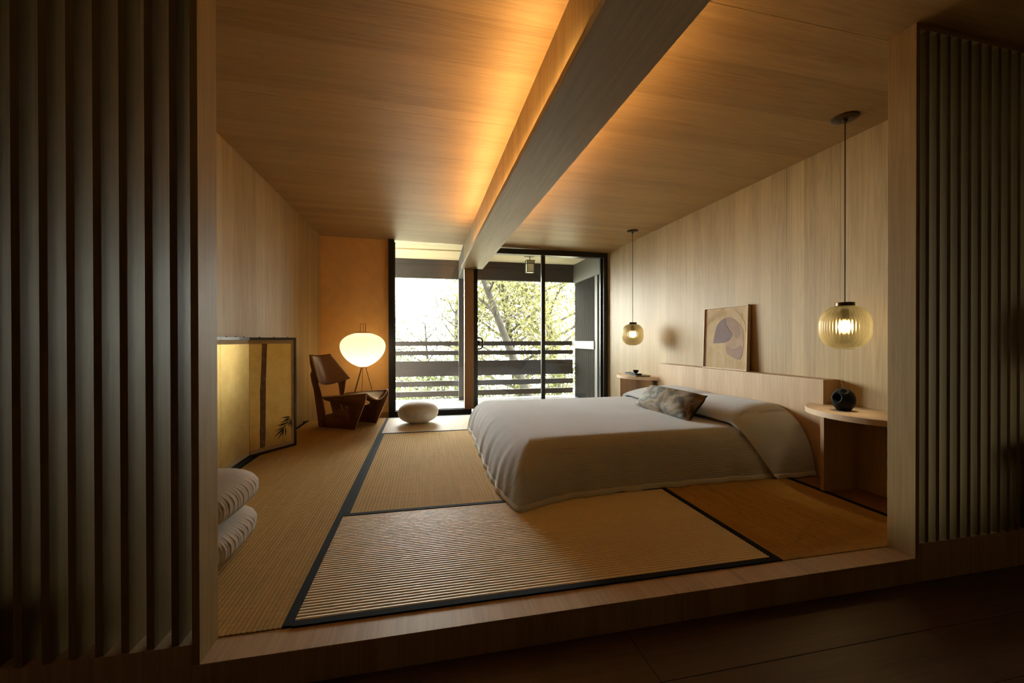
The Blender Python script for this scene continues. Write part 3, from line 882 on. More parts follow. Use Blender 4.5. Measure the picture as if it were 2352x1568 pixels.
def pillow_mesh(L, W, T, n=26, m=18, ear=0.06):
    """two halves of a cushion lying in its local XY plane"""
    halves = []
    for sgn in (1, -1):
        Pp = np.zeros((n, m, 3))
        for i in range(n):
            for j in range(m):
                u = -1 + 2 * i / (n - 1); v_ = -1 + 2 * j / (m - 1)
                pinch_u = 1 - ear * (1 - v_ * v_) * 1.0
                pinch_v = 1 - ear * 1.2 * (1 - u * u)
                x = u * L / 2 * (pinch_u if abs(u) > .0 else 1)
                y_ = v_ * W / 2 * pinch_v
                h = T / 2 * (max(0, 1 - u ** 4) ** .55) * (max(0, 1 - v_ ** 4) ** .55)
                h *= 1 + .05 * math.sin(5 * u + 2 * v_) 
                Pp[i, j] = (x, y_, sgn * h)
        halves.append(Pp)
    return halves

# camouflage cushion leaning on the pillows
A = Vector((2.036, 2.885, H + .012)); B = Vector((2.018, 3.705, H + .012)); Tp = Vector((2.215, 3.26, 0.562))
ax = (B - A).normalized(); up0 = Tp - (A + B) / 2
ay = (up0 - ax * up0.dot(ax)).normalized(); az = ax.cross(ay)
cush = thing('cushion', 'long camouflage-patterned cushion leaning on the pillows of the bed', 'cushion', tuple((A + B) / 2))
hl = pillow_mesh((B - A).length, up0.length, .17)
ctr = (A + B) / 2 + ay * up0.length / 2 - az * (-.03)
for Pp, nm, mt in ((hl[1], 'front_cover', 'camo'), (hl[0], 'back_cover', 'dark_cloth')):
    Q = np.array([[tuple(ctr + ax * p[0] + ay * p[1] + az * p[2]) for p in row] for row in Pp])
    if nm == 'back_cover':
        pass
    MB().grid(Q).obj(nm, M[mt], cush, smooth=True, angle=180)

# headboard
hbd = thing('headboard', 'long low oak headboard running along the right wall behind the bed', 'headboard', (2.89, 3.47, 0))
bx('front_panel', (2.822, 2.405, -.004), (2.842, 4.536, .708), M['head_oak'], hbd)
bx('end_panel', (2.842, 2.405, -.004), (XR - .002, 2.425, .690), M['head_oak'], hbd)
bx('end_panel', (2.842, 4.516, -.004), (XR - .002, 4.536, .690), M['head_oak'], hbd)
bx('top_ledge', (2.842, 2.405, .690), (XR - .002, 4.536, .708), M['head_oak'], hbd, 0.0015)

# ------------------------------------------------------------------ bedside tables
def night_table(yc, label, clip):
    t = thing('bedside_table', label, 'bedside table', (2.75, yc, -.004), 'bedside tables')
    R_ = .43; cx = XR - .002; z1 = .53; z0 = .494
    arc = []
    for k in range(41):
        a = math.pi / 2 + math.pi * k / 40
        arc.append((cx + R_ * math.cos(a), yc + R_ * math.sin(a)))
    # notch the top round the headboard end
    if clip == 'far':
        yh = 2.402
        arc = [(x, y) for x, y in arc if not (x > 2.817 and y > yh)]
        pts = [(cx, yh), (2.816, yh)] + [(2.816, arc[0][1])] + arc
    else:
        yh = 4.541
        arc = [(x, y) for x, y in arc if not (x > 2.817 and y < yh)]
        pts = arc + [(2.816, arc[-1][1])] + [(2.816, yh), (cx, yh)]
    MB().prism([pts], lambda a, b, o: (a, b, z0 + o), z1 - z0).obj('table_top', M['table_oak'], t, smooth=True, angle=35, bevel=.004)
    bx('leg_panel', (2.570, yc + .095, -.004), (2.850, yc + .122, z0), M['table_leg'], t, .0015)
    bx('back_panel', (2.850, yc - .20, -.004), (2.876, yc + .27, z0), M['table_leg'], t, .0015)
    return t
night_table(2.09, 'half-round pale oak bedside table holding the black vase', 'far')
night_table(4.95, 'half-round pale oak bedside table near the window, holding books and a cup', 'near')

# vase with two openings and a dried twig
vx, vy, vz = 2.705, 2.165, .53
va = thing('vase', 'squat black ceramic vase with a round hole in its side', 'vase', (vx, vy, vz))
n1, n2 = 72, 40
Pv = np.zeros((n1, n2, 3))
hd = Vector((-.98, -.16, .22)).normalized()    # direction of the side mouth
td = Vector((-.42, -.36, .84)).normalized()
for i in range(n1):
    for j in range(n2):
        a = 2 * math.pi * i / n1
        b = -math.pi / 2 + math.pi * j / (n2 - 1)
        d_ = Vector((math.cos(b) * math.cos(a), math.cos(b) * math.sin(a), math.sin(b)))
        k = 1.0
        g1 = math.acos(max(-1, min(1, d_.dot(hd)))); g2 = math.acos(max(-1, min(1, d_.dot(td))))
        r_ = .078
        r_ += .018 * math.exp(-((g1 - .40) / .14) ** 2) - .066 * math.exp(-(g1 / .25) ** 2)
        r_ += .004 * math.exp(-((g2 - .40) / .16) ** 2) - .020 * math.exp(-(g2 / .22) ** 2)
        p = d_ * r_
        z = p.z * 1.0 + .075
        if z < .004:
            z = 0.004
        if b < -.9:
            z = max(0.0, z)
        Pv[i, j] = (vx + p.x * .83, vy + p.y * .83, vz + z - .003)
MB().grid(Pv, closeu=True).obj('vase_body', M['black_ceramic'], va, smooth=True, angle=180)
MB().lathe([(.036, 0), (.040, .004), (.044, .016), (.038, .02)], 32, (vx, vy, vz)).obj('foot', M['black_ceramic'], va, smooth=True)
tw = thing('dried_twig', 'thin dried twig with a curled tip standing in the black vase', 'twig', (vx, vy, vz + .14))
MB().tube([(vx, vy, vz + .125), (vx + .004, vy + .01, vz + .165), (vx - .004, vy + .012, vz + .19), (vx - .018, vy + .014, vz + .205)], [.0018, .0016, .0013, .001], 6).obj('stem', M['twig'], tw, True)
MB().tube([(vx - .002, vy + .012, vz + .187), (vx - .012, vy + .006, vz + .182), (vx - .022, vy + .004, vz + .19)], [.001, .0016, .0008], 6).obj('bud', M['twig'], tw, True)
MB().tube([(vx - .016, vy + .014, vz + .203), (vx - .025, vy + .012, vz + .202), (vx - .030, vy + .01, vz + .207)], [.0012, .0022, .0008], 6).obj('bud', M['twig'], tw, True)

# books and cup on the far table
b1 = thing('book', 'olive cloth-covered book at the bottom of the stack on the far bedside table', 'book', (2.72, 4.83, .53))
bx('cover', (2.60, 4.68, .53), (2.80, 4.86, .545), M['olive_book'], b1, .001)
bx('pages', (2.605, 4.685, .533), (2.803, 4.855, .542), M['pframe'], b1)
b2 = thing('tray', 'black lacquer tray with rounded ends lying on the olive book', 'tray', (2.68, 4.87, .545))
sh = []
for k in range(13):
    a = math.pi * k / 12
    sh.append((.035 * math.cos(a) + .0, .10 + .035 * math.sin(a)))
for k in range(13):
    a = math.pi + math.pi * k / 12
    sh.append((.035 * math.cos(a), -.10 + .035 * math.sin(a)))
MB().prism([sh], lambda a, b, o: (2.655 + a * 1.2 + b * -.12, 4.85 + b * 1.1, .546 + o), .014).obj('tray_base', M['black_lacquer'], b2, smooth=True, bevel=.002)
sh2 = [(x * .82, y_ * .93) for x, y_ in sh]
MB().prism([sh, sh2], lambda a, b, o: (2.655 + a * 1.2 + b * -.12, 4.85 + b * 1.1, .560 + o), .010).obj('rim', M['black_lacquer'], b2, smooth=True)
cp = thing('cup', 'small black footed cup on top of the tray', 'cup', (2.665, 4.80, .56))
MB().lathe([(.014, 0), (.014, .008), (.022, .016), (.033, .030), (.036, .048), (.033, .048), (.028, .028), (.005, .018)], 28, (2.665, 4.80, .5605)).obj('bowl', M['black_ceramic'], cp, smooth=True)

# ------------------------------------------------------------------ painting on the headboard
Pa = Vector((2.862, 3.770, .709)); Pb = Vector((2.886, 3.198, .709))
pax = (Pb - Pa).normalized(); PWd = (Pb - Pa).length
pz = Vector((.030, .012, .618)); PH = pz.length; pz.normalize()
pn = pax.cross(pz); pn.normalize()
if pn.x > 0: pn = -pn
ptg = thing('painting', 'framed abstract painting of mauve and sand shapes leaning above the headboard', 'painting', tuple((Pa + Pb) / 2))
def pmap(a, b, o):   # a,b in 0..1 ; o towards the viewer
    return tuple(Pa + pax * (a * PWd) + pz * (b * PH) + pn * o)
def ppoly(name, pts, mat, o, th=.0008, sub=True, par=None):
    if sub:
        q = catmull(pts + [pts[0]], 60)[:-1]
        pts = [tuple(p) for p in q]
    return MB().prism([pts], lambda a, b, oo: pmap(a, b, o + oo), th).obj(name, M[mat], par or cnv)
fd = .036
for nm, pts in (('frame_side', [(0, 0), (.016, 0), (.016, 1), (0, 1)]), ('frame_side', [(.984, 0), (1, 0), (1, 1), (.984, 1)]), ('frame_side', [(.016, 0), (.984, 0), (.984, .016), (.016, .016)]), ('frame_side', [(.016, .984), (.984, .984), (.984, 1), (.016, 1)])):
    MB().prism([pts], lambda a, b, oo: pmap(a, b, -fd + oo), fd).obj(nm, M['pframe'], ptg)
cnv = MB().prism([[(.016, .016), (.984, .016), (.984, .984), (.016, .984)]], lambda a, b, oo: pmap(a, b, -.022 + oo), .008).obj('canvas', M['canvas'], ptg)
O0 = -.014
ppoly('painted_shape', [(.02, .62), (.10, .76), (.35, .90), (.62, .95), (.85, .90), (.98, .78), (.98, .98), (.02, .98)], 'paint_cream', O0, sub=False)
ppoly('painted_shape', [(.06, .55), (.09, .70), (.20, .76), (.42, .77), (.45, .45), (.44, .25), (.10, .40)], 'paint_cream', O0 + .0001, .0005)
ppoly('painted_shape', [(.50, .80), (.56, .83), (.66, .80), (.84, .68), (.90, .55), (.90, .32), (.84, .17), (.72, .19), (.57, .26), (.52, .36), (.55, .45), (.62, .52), (.70, .57), (.78, .52), (.72, .58), (.58, .74)], 'paint_rose', O0 + .0009, .0006)
ppoly('painted_shape', [(.57, .24), (.70, .19), (.82, .17), (.88, .25), (.86, .38), (.70, .32), (.57, .37), (.53, .33)], 'paint_mauve2', O0 + .0016, .0005)
ppoly('painted_shape', [(.47, .80), (.55, .83), (.68, .80), (.78, .72), (.82, .60), (.79, .50), (.73, .52), (.66, .60), (.56, .68)], 'paint_mauve2', O0 + .0017, .0006)
ppoly('painted_shape', [(.232, .41), (.235, .425), (.27, .60), (.33, .72), (.42, .79), (.50, .81), (.52, .74), (.57, .65), (.66, .565), (.665, .545), (.61, .475), (.52, .43), (.40, .415)], 'paint_mauve', O0 + .0024, .0006)
for k in range(5):
    f = k * .03
    pts = [(.04, .70 + f * .6), (.2, .80 + f * .6), (.45, .86 + f), (.5, .863 + f), (.2, .804 + f * .6), (.04, .705 + f * .6)]
    ppoly('painted_line', pts, 'paint_line', O0 + .0011, .0003, sub=False)
for k in range(4):
    f = k * .03
    ppoly('painted_line', [(.52, .155 - f), (.75, .13 - f), (.97, .10 - f), (.97, .104 - f), (.75, .134 - f), (.52, .159 - f)], 'paint_line', O0 + .0011, .0003, sub=False)
ppoly('painted_line', [(.70, .93), (.84, .84), (.93, .70), (.95, .60), (.955, .60), (.937, .70), (.846, .846), (.704, .935)], 'paint_line', O0 + .0011, .0003, sub=False)

# ------------------------------------------------------------------ pendants
def pendant(loc, zs, label):
    t = thing('pendant_lamp', label, 'pendant lamp', (0, 0, 0), 'smoked ribbed pendant lamps')
    zt = zc(loc[0]) - zs       # ceiling height above the shade centre
    MB().lathe([(.006, zt - .034), (.012, zt - .03), (.014, zt - .016), (.066, zt - .012), (.074, zt - .006), (.075, zt + .002)], 40).obj('canopy', M['dark_bronze'], t, smooth=True)
    MB().tube([(0, 0, zt - .02), (0, 0, .15)], .0035, 8).obj('cord', M['black_cord'], t, True)
    MB().lathe([(.048, .136), (.052, .138), (.052, .158), (.048, .161), (.004, .161)], 40).obj('collar', M['dark_bronze'], t, smooth=True)
    pr = [(.050, .139)]
    for k in range(1, 36):
        a = math.pi / 2 - math.pi * k / 36
        cx = abs(math.cos(a)) ** .72 * .137
        z = math.copysign(abs(math.sin(a)) ** .82, math.sin(a)) * .140
        if cx > .050 and z < .139:
            pr.append((cx, z))
    pr.append((.050, -.141))
    MB().lathe(pr, 288, cap=False, ribs=48, amp=.011).obj('glass_shade', M['smoked'], t, smooth=True, angle=180)
    MB().lathe([(.004, .12), (.020, .118), (.020, .046), (.016, .036)], 20).obj('socket', M['dark_bronze'], t, smooth=True)
    pts = []
    for k in range(13):
        a = math.pi * k / 12
        pts.append((max(.0005, .030 * math.sin(a)), .004 + .034 * math.cos(a)))
    MB().lathe(pts, 20).obj('bulb', M['bulb'], t, smooth=True)
    t.location = (loc[0], loc[1], zs)
    return t
pendant((2.662, 2.124), 1.079, 'smoked ribbed glass pendant lamp hanging over the black vase')
pendant((2.679, 4.909), 1.068, 'smoked ribbed glass pendant lamp hanging over the far bedside table by the window')

# ------------------------------------------------------------------ paper lantern
LX, LY, LZ = -0.827, 5.83, 0.872
lam = thing('paper_lantern', 'round glowing paper lantern on thin iron legs behind the plywood chair', 'floor lamp', (LX, LY, -.15))
pr = []
for k in range(0, 61):
    t_ = k / 60
    z = .225 - .455 * t_
    # wide shoulders, narrower foot
    u_ = (z - .045)
    if u_ >= 0:
        rr = .293 * max(0, 1 - (u_ / .185) ** 2.2) ** .5
    else:
        rr = .293 * max(0, 1 - (-u_ / .285) ** 1.85) ** .62
    pr.append((max(rr, .055 if z < 0 else .085), z))
# horizontal ribs of the paper
pp = []
for i in range(len(pr) - 1):
    r0, z0 = pr[i]; r1, z1 = pr[i+1]
    pp.append((r0 * .996, z0)); pp.append(((r0 + r1) / 2 * 1.004, (z0 + z1) / 2))
pp.append(pr[-1])
MB().lathe(pp, 64, (0, 0, 0), cap=False).obj('paper_shade', M['paper'], lam, smooth=True, angle=180)
bpy.data.objects['paper_shade'].location = Vector((0, 0, LZ + .15))
for k in range(8):
    a = 2 * math.pi * k / 8 - .55
    MB().tube([(LX + r_ * 1.006 * math.cos(a), LY + r_ * 1.006 * math.sin(a), LZ + z_) for r_, z_ in pr[1:-1:3]], .0011, 5).obj('rib', M['cane'], lam, True)
M['lantern_wood'] = plain('reddish_wood', (0.40, 0.19, 0.08), 0.5)
MB().lathe([(.095, .222), (.098, .224), (.098, .240), (.09, .242)], 40, (LX, LY, LZ)).obj('top_ring', M['lantern_wood'], lam, smooth=True)
MB().lathe([(.055, -.248), (.060, -.246), (.060, -.234), (.055, -.232)], 36, (LX, LY, LZ)).obj('bottom_ring', M['lantern_wood'], lam, smooth=True)
MB().tube([(LX - .033, LY, LZ + .23), (LX - .033, LY, LZ + .352), (LX + .033, LY, LZ + .352), (LX + .033, LY, LZ + .23)], .0035, 6).obj('wire_handle', M['iron'], lam)
MB().tube([(LX, LY + .02, LZ + .23), (LX, LY + .02, LZ + .35)], .0025, 6).obj('wire_handle', M['iron'], lam)
for (x0, x1, y1) in ((.034, .225, .06), (-.022, -.235, .02), (-.012, -.20, -.20)):
    MB().tube([(LX + x0, LY, LZ - .24), (LX + x1, LY + y1, -.148)], .0042, 6).obj('leg', M['iron'], lam, True)
MB().tube([(LX + .0, LY + .01, LZ - .24), (LX - .012, LY + .02, LZ - .34), (LX - .018, LY + .03, LZ - .50), (LX - .05, LY + .05, LZ - .75), (LX - .10, LY + .1, -.145)], .003, 6).obj('cord', M['iron'], lam, True)

# ------------------------------------------------------------------ folding screen
sc = thing('folding_screen', 'gold-leaf folding screen with painted bamboo standing by the left wall', 'folding screen', (-1.35, 3.6, 0))
SH = 1.025
pts = [(-1.462, 2.84), (-1.457, 3.330), (-1.458, 3.83), (-1.202, 4.213)]
def screen_panel(A_, B_, flip):
    A_ = Vector((*A_, 0)); B_ = Vector((*B_, 0))
    dv = (B_ - A_); L = dv.length; dv.normalize()
    nv = Vector((dv.y, -dv.x, 0))       # towards the room (+x)
    if nv.x < 0: nv = -nv
    g = .0015
    def mp(a, h, o):
        return tuple(A_ + dv * a + Vector((0, 0, h)) + nv * o)
    pan = MB().prism([[(g, .003), (L - g, .003), (L - g, SH), (g, SH)]], lambda a, b, o: mp(a, b, -.016 + o), .012).obj('screen_panel', M['black_lacquer'], sc)
    fwl = .022
    edge = [(g, .003), (L - g, .003), (L - g, SH), (g, SH)]
    il, ir = (g if flip[0] else fwl), (L - g if flip[1] else L - fwl)
    inn = [(il, .003 + fwl), (ir, .003 + fwl), (ir, SH - fwl), (il, SH - fwl)]
    MB().prism([edge, inn] if False else [[edge[0], edge[1], (L - g, fwl), (g, fwl)]], lambda a, b, o: mp(a, b, -.004 + o), .008).obj('lacquer_frame', M['black_lacquer'], pan)
    MB().prism([[(g, SH - fwl), (L - g, SH - fwl), (L - g, SH), (g, SH)]], lambda a, b, o: mp(a, b, -.004 + o), .008).obj('lacquer_frame', M['black_lacquer'], pan)
    if not flip[1]:
        MB().prism([[(L - fwl, fwl), (L - g, fwl), (L - g, SH - fwl), (L - fwl, SH - fwl)]], lambda a, b, o: mp(a, b, -.004 + o), .008).obj('lacquer_frame', M['black_lacquer'], pan)
    if not flip[0]:
        MB().prism([[(g, fwl), (fwl, fwl), (fwl, SH - fwl), (g, SH - fwl)]], lambda a, b, o: mp(a, b, -.004 + o), .008).obj('lacquer_frame', M['black_lacquer'], pan)
    bo = .034
    MB().prism([inn], lambda a, b, o: mp(a, b, -.004 + o), .002).obj('brocade_border', M['brocade'], pan)
    gl_ = [(il if flip[0] else il + bo, .025 + bo), (ir if flip[1] else ir - bo, .025 + bo), (ir if flip[1] else ir - bo, SH - .022 - bo), (il if flip[0] else il + bo, SH - .022 - bo)]
    MB().prism([gl_], lambda a, b, o: mp(a, b, -.002 + o), .0015).obj('gold_leaf_sheet', M['gold'], pan)
    return pan, mp
screen_panel(pts[0], pts[1], (False, True))
screen_panel(pts[1], pts[2], (True, True))
pan, mp = screen_panel(pts[2], pts[3], (True, False))
segs = [((.117, .164, .969), (.099, .148, .588)), ((.096, .151, .587), (.095, .146, .226)), ((.091, .149, .225), (.093, .141, .060))]
for (a0, b0, z0), (a1, b1, z1) in segs:
    MB().prism([[(a1, z1), (b1, z1), ((b0 + b1) / 2, (z0 + z1) / 2), (b0, z0), (a0, z0), ((a0 + a1) / 2 + .002, (z0 + z1) / 2)]], lambda a, b, o: mp(a, b, -.0005 + o), .0008).obj('painted_bamboo', M['ink_brown'], pan)
def leaf2(x0, z0, x1, z1, wd=.007):
    dx, dz = x1 - x0, z1 - z0
    L = math.hypot(dx, dz); nx_, nz_ = -dz / L, dx / L
    lp = []
    for k, (t, s) in enumerate(((0, .15), (.25, .9), (.5, 1), (.8, .5), (1, 0), (.8, -.4), (.5, -.8), (.25, -.7))):
        lp.append((x0 + dx * t + nx_ * wd * s, z0 + dz * t + nz_ * wd * s))
    MB().prism([lp], lambda a, b, o: mp(a, b, -.0005 + o), .0008).obj('painted_leaf', M['ink_black'], pan)
for l in ((.40, .285, .30, .288), (.40, .265, .285, .245), (.395, .25, .27, .205), (.37, .235, .25, .225), (.36, .21, .235, .175), (.345, .195, .225, .125), (.335, .19, .262, .095), (.325, .185, .312, .108), (.345, .19, .345, .11), (.405, .26, .375, .19), (.41, .25, .40, .175), (.39, .275, .33, .262), (.32, .19, .26, .15), (.41, .235, .36, .215)):
    leaf2(*l)
MB().prism([[(.408, .268), (.36, .222), (.30, .178), (.298, .180), (.358, .226), (.406, .272)]], lambda a, b, o: mp(a, b, -.0005 + o), .0007).obj('painted_leaf', M['ink_black'], pan)
for i, (A_, B_) in enumerate(zip(pts[:-1], pts[1:])):
    for fr_ in (.2, .5, .8):
        x = A_[0] + (B_[0] - A_[0]) * fr_; y_ = A_[1] + (B_[1] - A_[1]) * fr_
        MB().lathe([(.006, 0), (.006, .004), (.003, .006)], 10, (x, y_, SH)).obj('stud', M['dark_bronze'], sc)

# ------------------------------------------------------------------ bent plywood chair
CP = Vector((-1.222, 5.028, 0)); CU = Vector((.852, -.523, 0)).normalized(); CV = Vector((.523, .852, 0)).normalized()
ch = thing('lounge_chair', 'dark bent plywood lounge chair with a folded seat, by the paper lantern', 'chair', tuple(CP))
ang = math.atan2(CU.y, CU.x)
ch.rotation_euler.z = ang
VC = .225
def cobj(mb, name, mat, smooth=True, solid=.012, off=0):
    me = bpy.data.meshes.new(name)
    me.from_pydata(mb.v, [], mb.f); me.update()
    bm = bmesh.new(); bm.from_mesh(me)
    bmesh.ops.remove_doubles(bm, verts=bm.verts, dist=.0005)
    bmesh.ops.recalc_face_normals(bm, faces=bm.faces)
    bm.to_mesh(me); bm.free()
    me.materials.append(mat); me.materials.append(M['ply_edge'])
    o = bpy.data.objects.new(name, me); C.objects.link(o)
    o.parent = ch
    if solid:
        md = o.modifiers.new('ply', 'SOLIDIFY'); md.thickness = solid; md.offset = off
        md.use_even_offset = False; md.material_offset_rim = 1
    if smooth:
        me.polygons.foreach_set('use_smooth', [True] * len(me.polygons))
        me.set_sharp_from_angle(angle=math.radians(40))
    return o
# local: x forward, y to far side, z up
def wleg(z, z1=.40):
    return .185 + (.197 - .185) * min(1, z / z1)
def tri_panel(loops, side, wfun):
    m = MB()
    tri = tessellate_polygon([[Vector((x, y, 0)) for x, y in lp] for lp in loops])
    flat = [p for lp in loops for p in lp]
    m.v = [(x, VC + side * wfun(z), z) for x, z in flat]
    m.f = [tuple(t) for t in tri]
    return m
for side in (-1, 1):
    outer = [(.055, .338), (.20, .352), (.40, .376), (.60, .399), (.668, .407), (.672, .385), (.668, .35), (.650, .30), (.509, .002), (.015, .002), (.025, .06), (.060, .137), (.108, .142), (.208, .173), (.171, .299), (.10, .312)]
    hole = [(.307, .276), (.36, .272), (.405, .258), (.415, .243), (.398, .226), (.35, .210)]
    o = cobj(tri_panel([outer, hole], side, wleg), 'seat_leg', M['teak'])
# seat sheet between the two ridges
nu, nv = 16, 25
Ps = np.zeros((nu, nv, 3))
for i in range(nu):
    u_ = i / (nu - 1)
    for j in range(nv):
        v_ = -1 + 2 * j / (nv - 1)
        x = .055 + (.668 - .055) * u_ + .02 * (1 - v_ * v_) * u_
        zr = .338 + (.407 - .338) * u_ 
        dip = (.035 + .05 * u_ ** 2)
        z = zr + .010 * math.exp(-((abs(v_) - .93) / .07) ** 2) - dip * (math.cos(v_ * math.pi / 2) ** 1.25)
        Ps[i, j] = (x, VC + v_ * .197, z)
cobj(MB().grid(Ps), 'seat', M['teak'])
# back: concave sheet between splayed ridges
nb, nw = 16, 25
Pb_ = np.zeros((nb, nw, 3))
for i in range(nb):
    s_ = i / (nb - 1)
    for j in range(nw):
        v_ = -1 + 2 * j / (nw - 1)
        wv = .150 + (.249 - .150) * s_
        x = -.158 + (.063 + .158) * s_
        z = .829 + (.522 - .829) * s_
        c_ = math.cos(v_ * math.pi / 2) ** 1.1
        sag = .03 + .085 * s_
        x -= sag * .9 * c_
        z -= (.012 + .045 * s_) * c_
        Pb_[i, j] = (x, VC + v_ * wv, z)
cobj(MB().grid(Pb_), 'backrest', M['teak'])
lev = [(.829, -.158, .150, -.178, .148), (.72, -.080, .185, -.135, .178), (.645, -.026, .209, -.098, .192), (.60, .007, .224, -.112, .197), (.522, .063, .249, -.092, .200), (.500, .025, .222, -.085, .199), (.42, .046, .205, -.062, .197), (.32, .068, .197, -.045, .196), (.142, .108, .193, -.018, .193), (.10, .118, .192, -.012, .192), (.002, .128, .190, .0, .190)]
for side in (-1, 1):
    lv = lev if side < 0 else [(z, fu - .055 * math.exp(-((z - .26) / .16) ** 4), fw, bu, bw) for z, fu, fw, bu, bw in lev]
    P_ = np.array([[(fu, VC + side * fw, z), ((fu + bu) / 2, VC + side * (fw * .4 + bw * .6), z), (bu, VC + side * bw, z)] for z, fu, fw, bu, bw in lv])
    cobj(MB().grid(P_), 'back_leg', M['teak'])
for (x, z) in ((.045, .095), (.045, .030)):
    for side in (-1, 1):
        m = MB().lathe([(.001, 0), (.009, .001), (.009, .003), (.001, .004)], 14)
        o = m.obj('bolt', M['brass'], None, True); o.parent = ch
        o.rotation_euler = (math.radians(90) * (1 if side < 0 else -1), 0, 0)
        o.location = (x, VC + side * .201, z)

# ------------------------------------------------------------------ felt pouf
px_, py_ = -0.083, 5.05
pf_ = MB()
n1, n2 = 72, 44
Pq = np.zeros((n1, n2, 3))
for i in range(n1):
    for j in range(n2):
        a = 2 * math.pi * i / n1; b = -math.pi/2 + math.pi * j / (n2 - 1)
        cb = abs(math.cos(b)) ** .86; sb = math.copysign(abs(math.sin(b)) ** .92, math.sin(b))
        k = 1 + .02 * math.sin(2 * a + 1) + .012 * math.sin(3 * a + 2 * b)
        x = .236 * cb * math.cos(a) * k; y_ = .205 * cb * math.sin(a) * k
        z = .128 + .128 * sb + 0
        Pq[i, j] = (px_ + x, py_ + y_, max(z, .0035))
po = pf_.grid(Pq, closeu=True).obj('pouf', M['felt'], None, True, origin=(px_, py_, 0), angle=180)
tag(po, 'pebble-shaped grey-white felt pouf on the pale mat by the window', 'pouf')

# ------------------------------------------------------------------ folded floor cushions
def floor_cushion(label, z0, th, dx, rot, seed):
    cx, cy = -1.120 + dx, 2.105
    n1, n2 = 420, 48
    Pq = np.zeros((n1, n2, 3))
    rg = np.random.default_rng(seed)
    ph = rg.uniform(0, 6.28, 6)
    for i in range(n1):
        a = 2 * math.pi * i / n1
        ca, sa = math.cos(a), math.sin(a)
        rr = 1 / (abs(ca) ** 3.4 + abs(sa) ** 3.4) ** (1 / 3.4)
        pl_ = (math.sin(64 * a + ph[0] + 2.5 * math.sin(5 * a)) * .5 + math.sin(111 * a + ph[1] + 3 * math.sin(3 * a + 1)) * .5)
        for j in range(n2):
            b = -math.pi / 2 + math.pi * j / (n2 - 1)
            cb = abs(math.cos(b)) ** .46
            sb = math.copysign(abs(math.sin(b)) ** .86, math.sin(b))
            eq = math.exp(-(b / .42) ** 2)
            pleat = 1 + .010 * pl_ * math.exp(-((abs(b) - .30) / .38) ** 2)
            x = .300 * cb * rr * ca * pleat
            y_ = .305 * cb * rr * sa * pleat
            z = z0 + th / 2 + th / 2 * sb * (1 - .10 * (x * x + y_ * y_) / .09) + .004 * pl_ * eq * .6
            z += .010 * math.sin(9 * x + ph[2]) * math.cos(7 * y_ + ph[3]) * (1 - eq) * (1 if sb > 0 else .0)
            X = cx + x * math.cos(rot) - y_ * math.sin(rot); Y_ = cy + x * math.sin(rot) + y_ * math.cos(rot)
            Pq[i, j] = (X, Y_, max(z, z0 + .002))
    t = thing('floor_cushion', label, 'floor cushion', (cx, cy, z0), 'stacked floor cushions')
    MB().grid(Pq, closeu=True).obj('cushion_body', M['linen'], t, True, angle=180)
floor_cushion('plump pale linen floor cushion at the bottom of the pair by the left jamb', .002, .180, 0.0, .03, 3)
floor_cushion('plump pale linen floor cushion lying on top of another by the left jamb', .180, .178, 0.004, -.02, 5)

# ------------------------------------------------------------------ outdoors
def hill():
    m = MB()
    n = 40
    P = np.zeros((n, n, 3))
    for i in range(n):
        for j in range(n):
            x = -40 + 80 * i / (n - 1); y_ = 8.25 + 70 * (j / (n - 1)) ** 1.4
            z = -1.6 - .10 * (y_ - 8) + .25 * math.sin(x * .4) * math.cos(y_ * .5) - .03 * max(0, -x) * 2
            P[i, j] = (x, y_, z)
    return m.grid(P).obj('ground_hillside', M['hill'], None, True, angle=180)
st(hill())

def leaves_mesh(ctrs, size, flat=.4):
    n = len(ctrs)
    d = RNG.normal(size=(n, 3)); d[:, 2] -= .5; d /= np.linalg.norm(d, axis=1)[:, None]
    e = RNG.normal(size=(n, 3)); e -= (e * d).sum(1)[:, None] * d; e /= np.linalg.norm(e, axis=1)[:, None]
    L = (size * RNG.uniform(.6, 1.3, n))[:, None]
    wd = L * .17
    nrm = np.cross(d, e)
    p0 = ctrs; p2 = ctrs + d * L
    mid = ctrs + d * L * .45 + nrm * L * .06
    p1 = mid + e * wd; p3 = mid - e * wd
    v = np.stack([p0, p1, p2, p3], 1).reshape(-1, 3)
    f = np.arange(n * 4).reshape(n, 4)
    tri = np.concatenate([f[:, [0, 1, 2]], f[:, [0, 2, 3]]])
    return v, tri

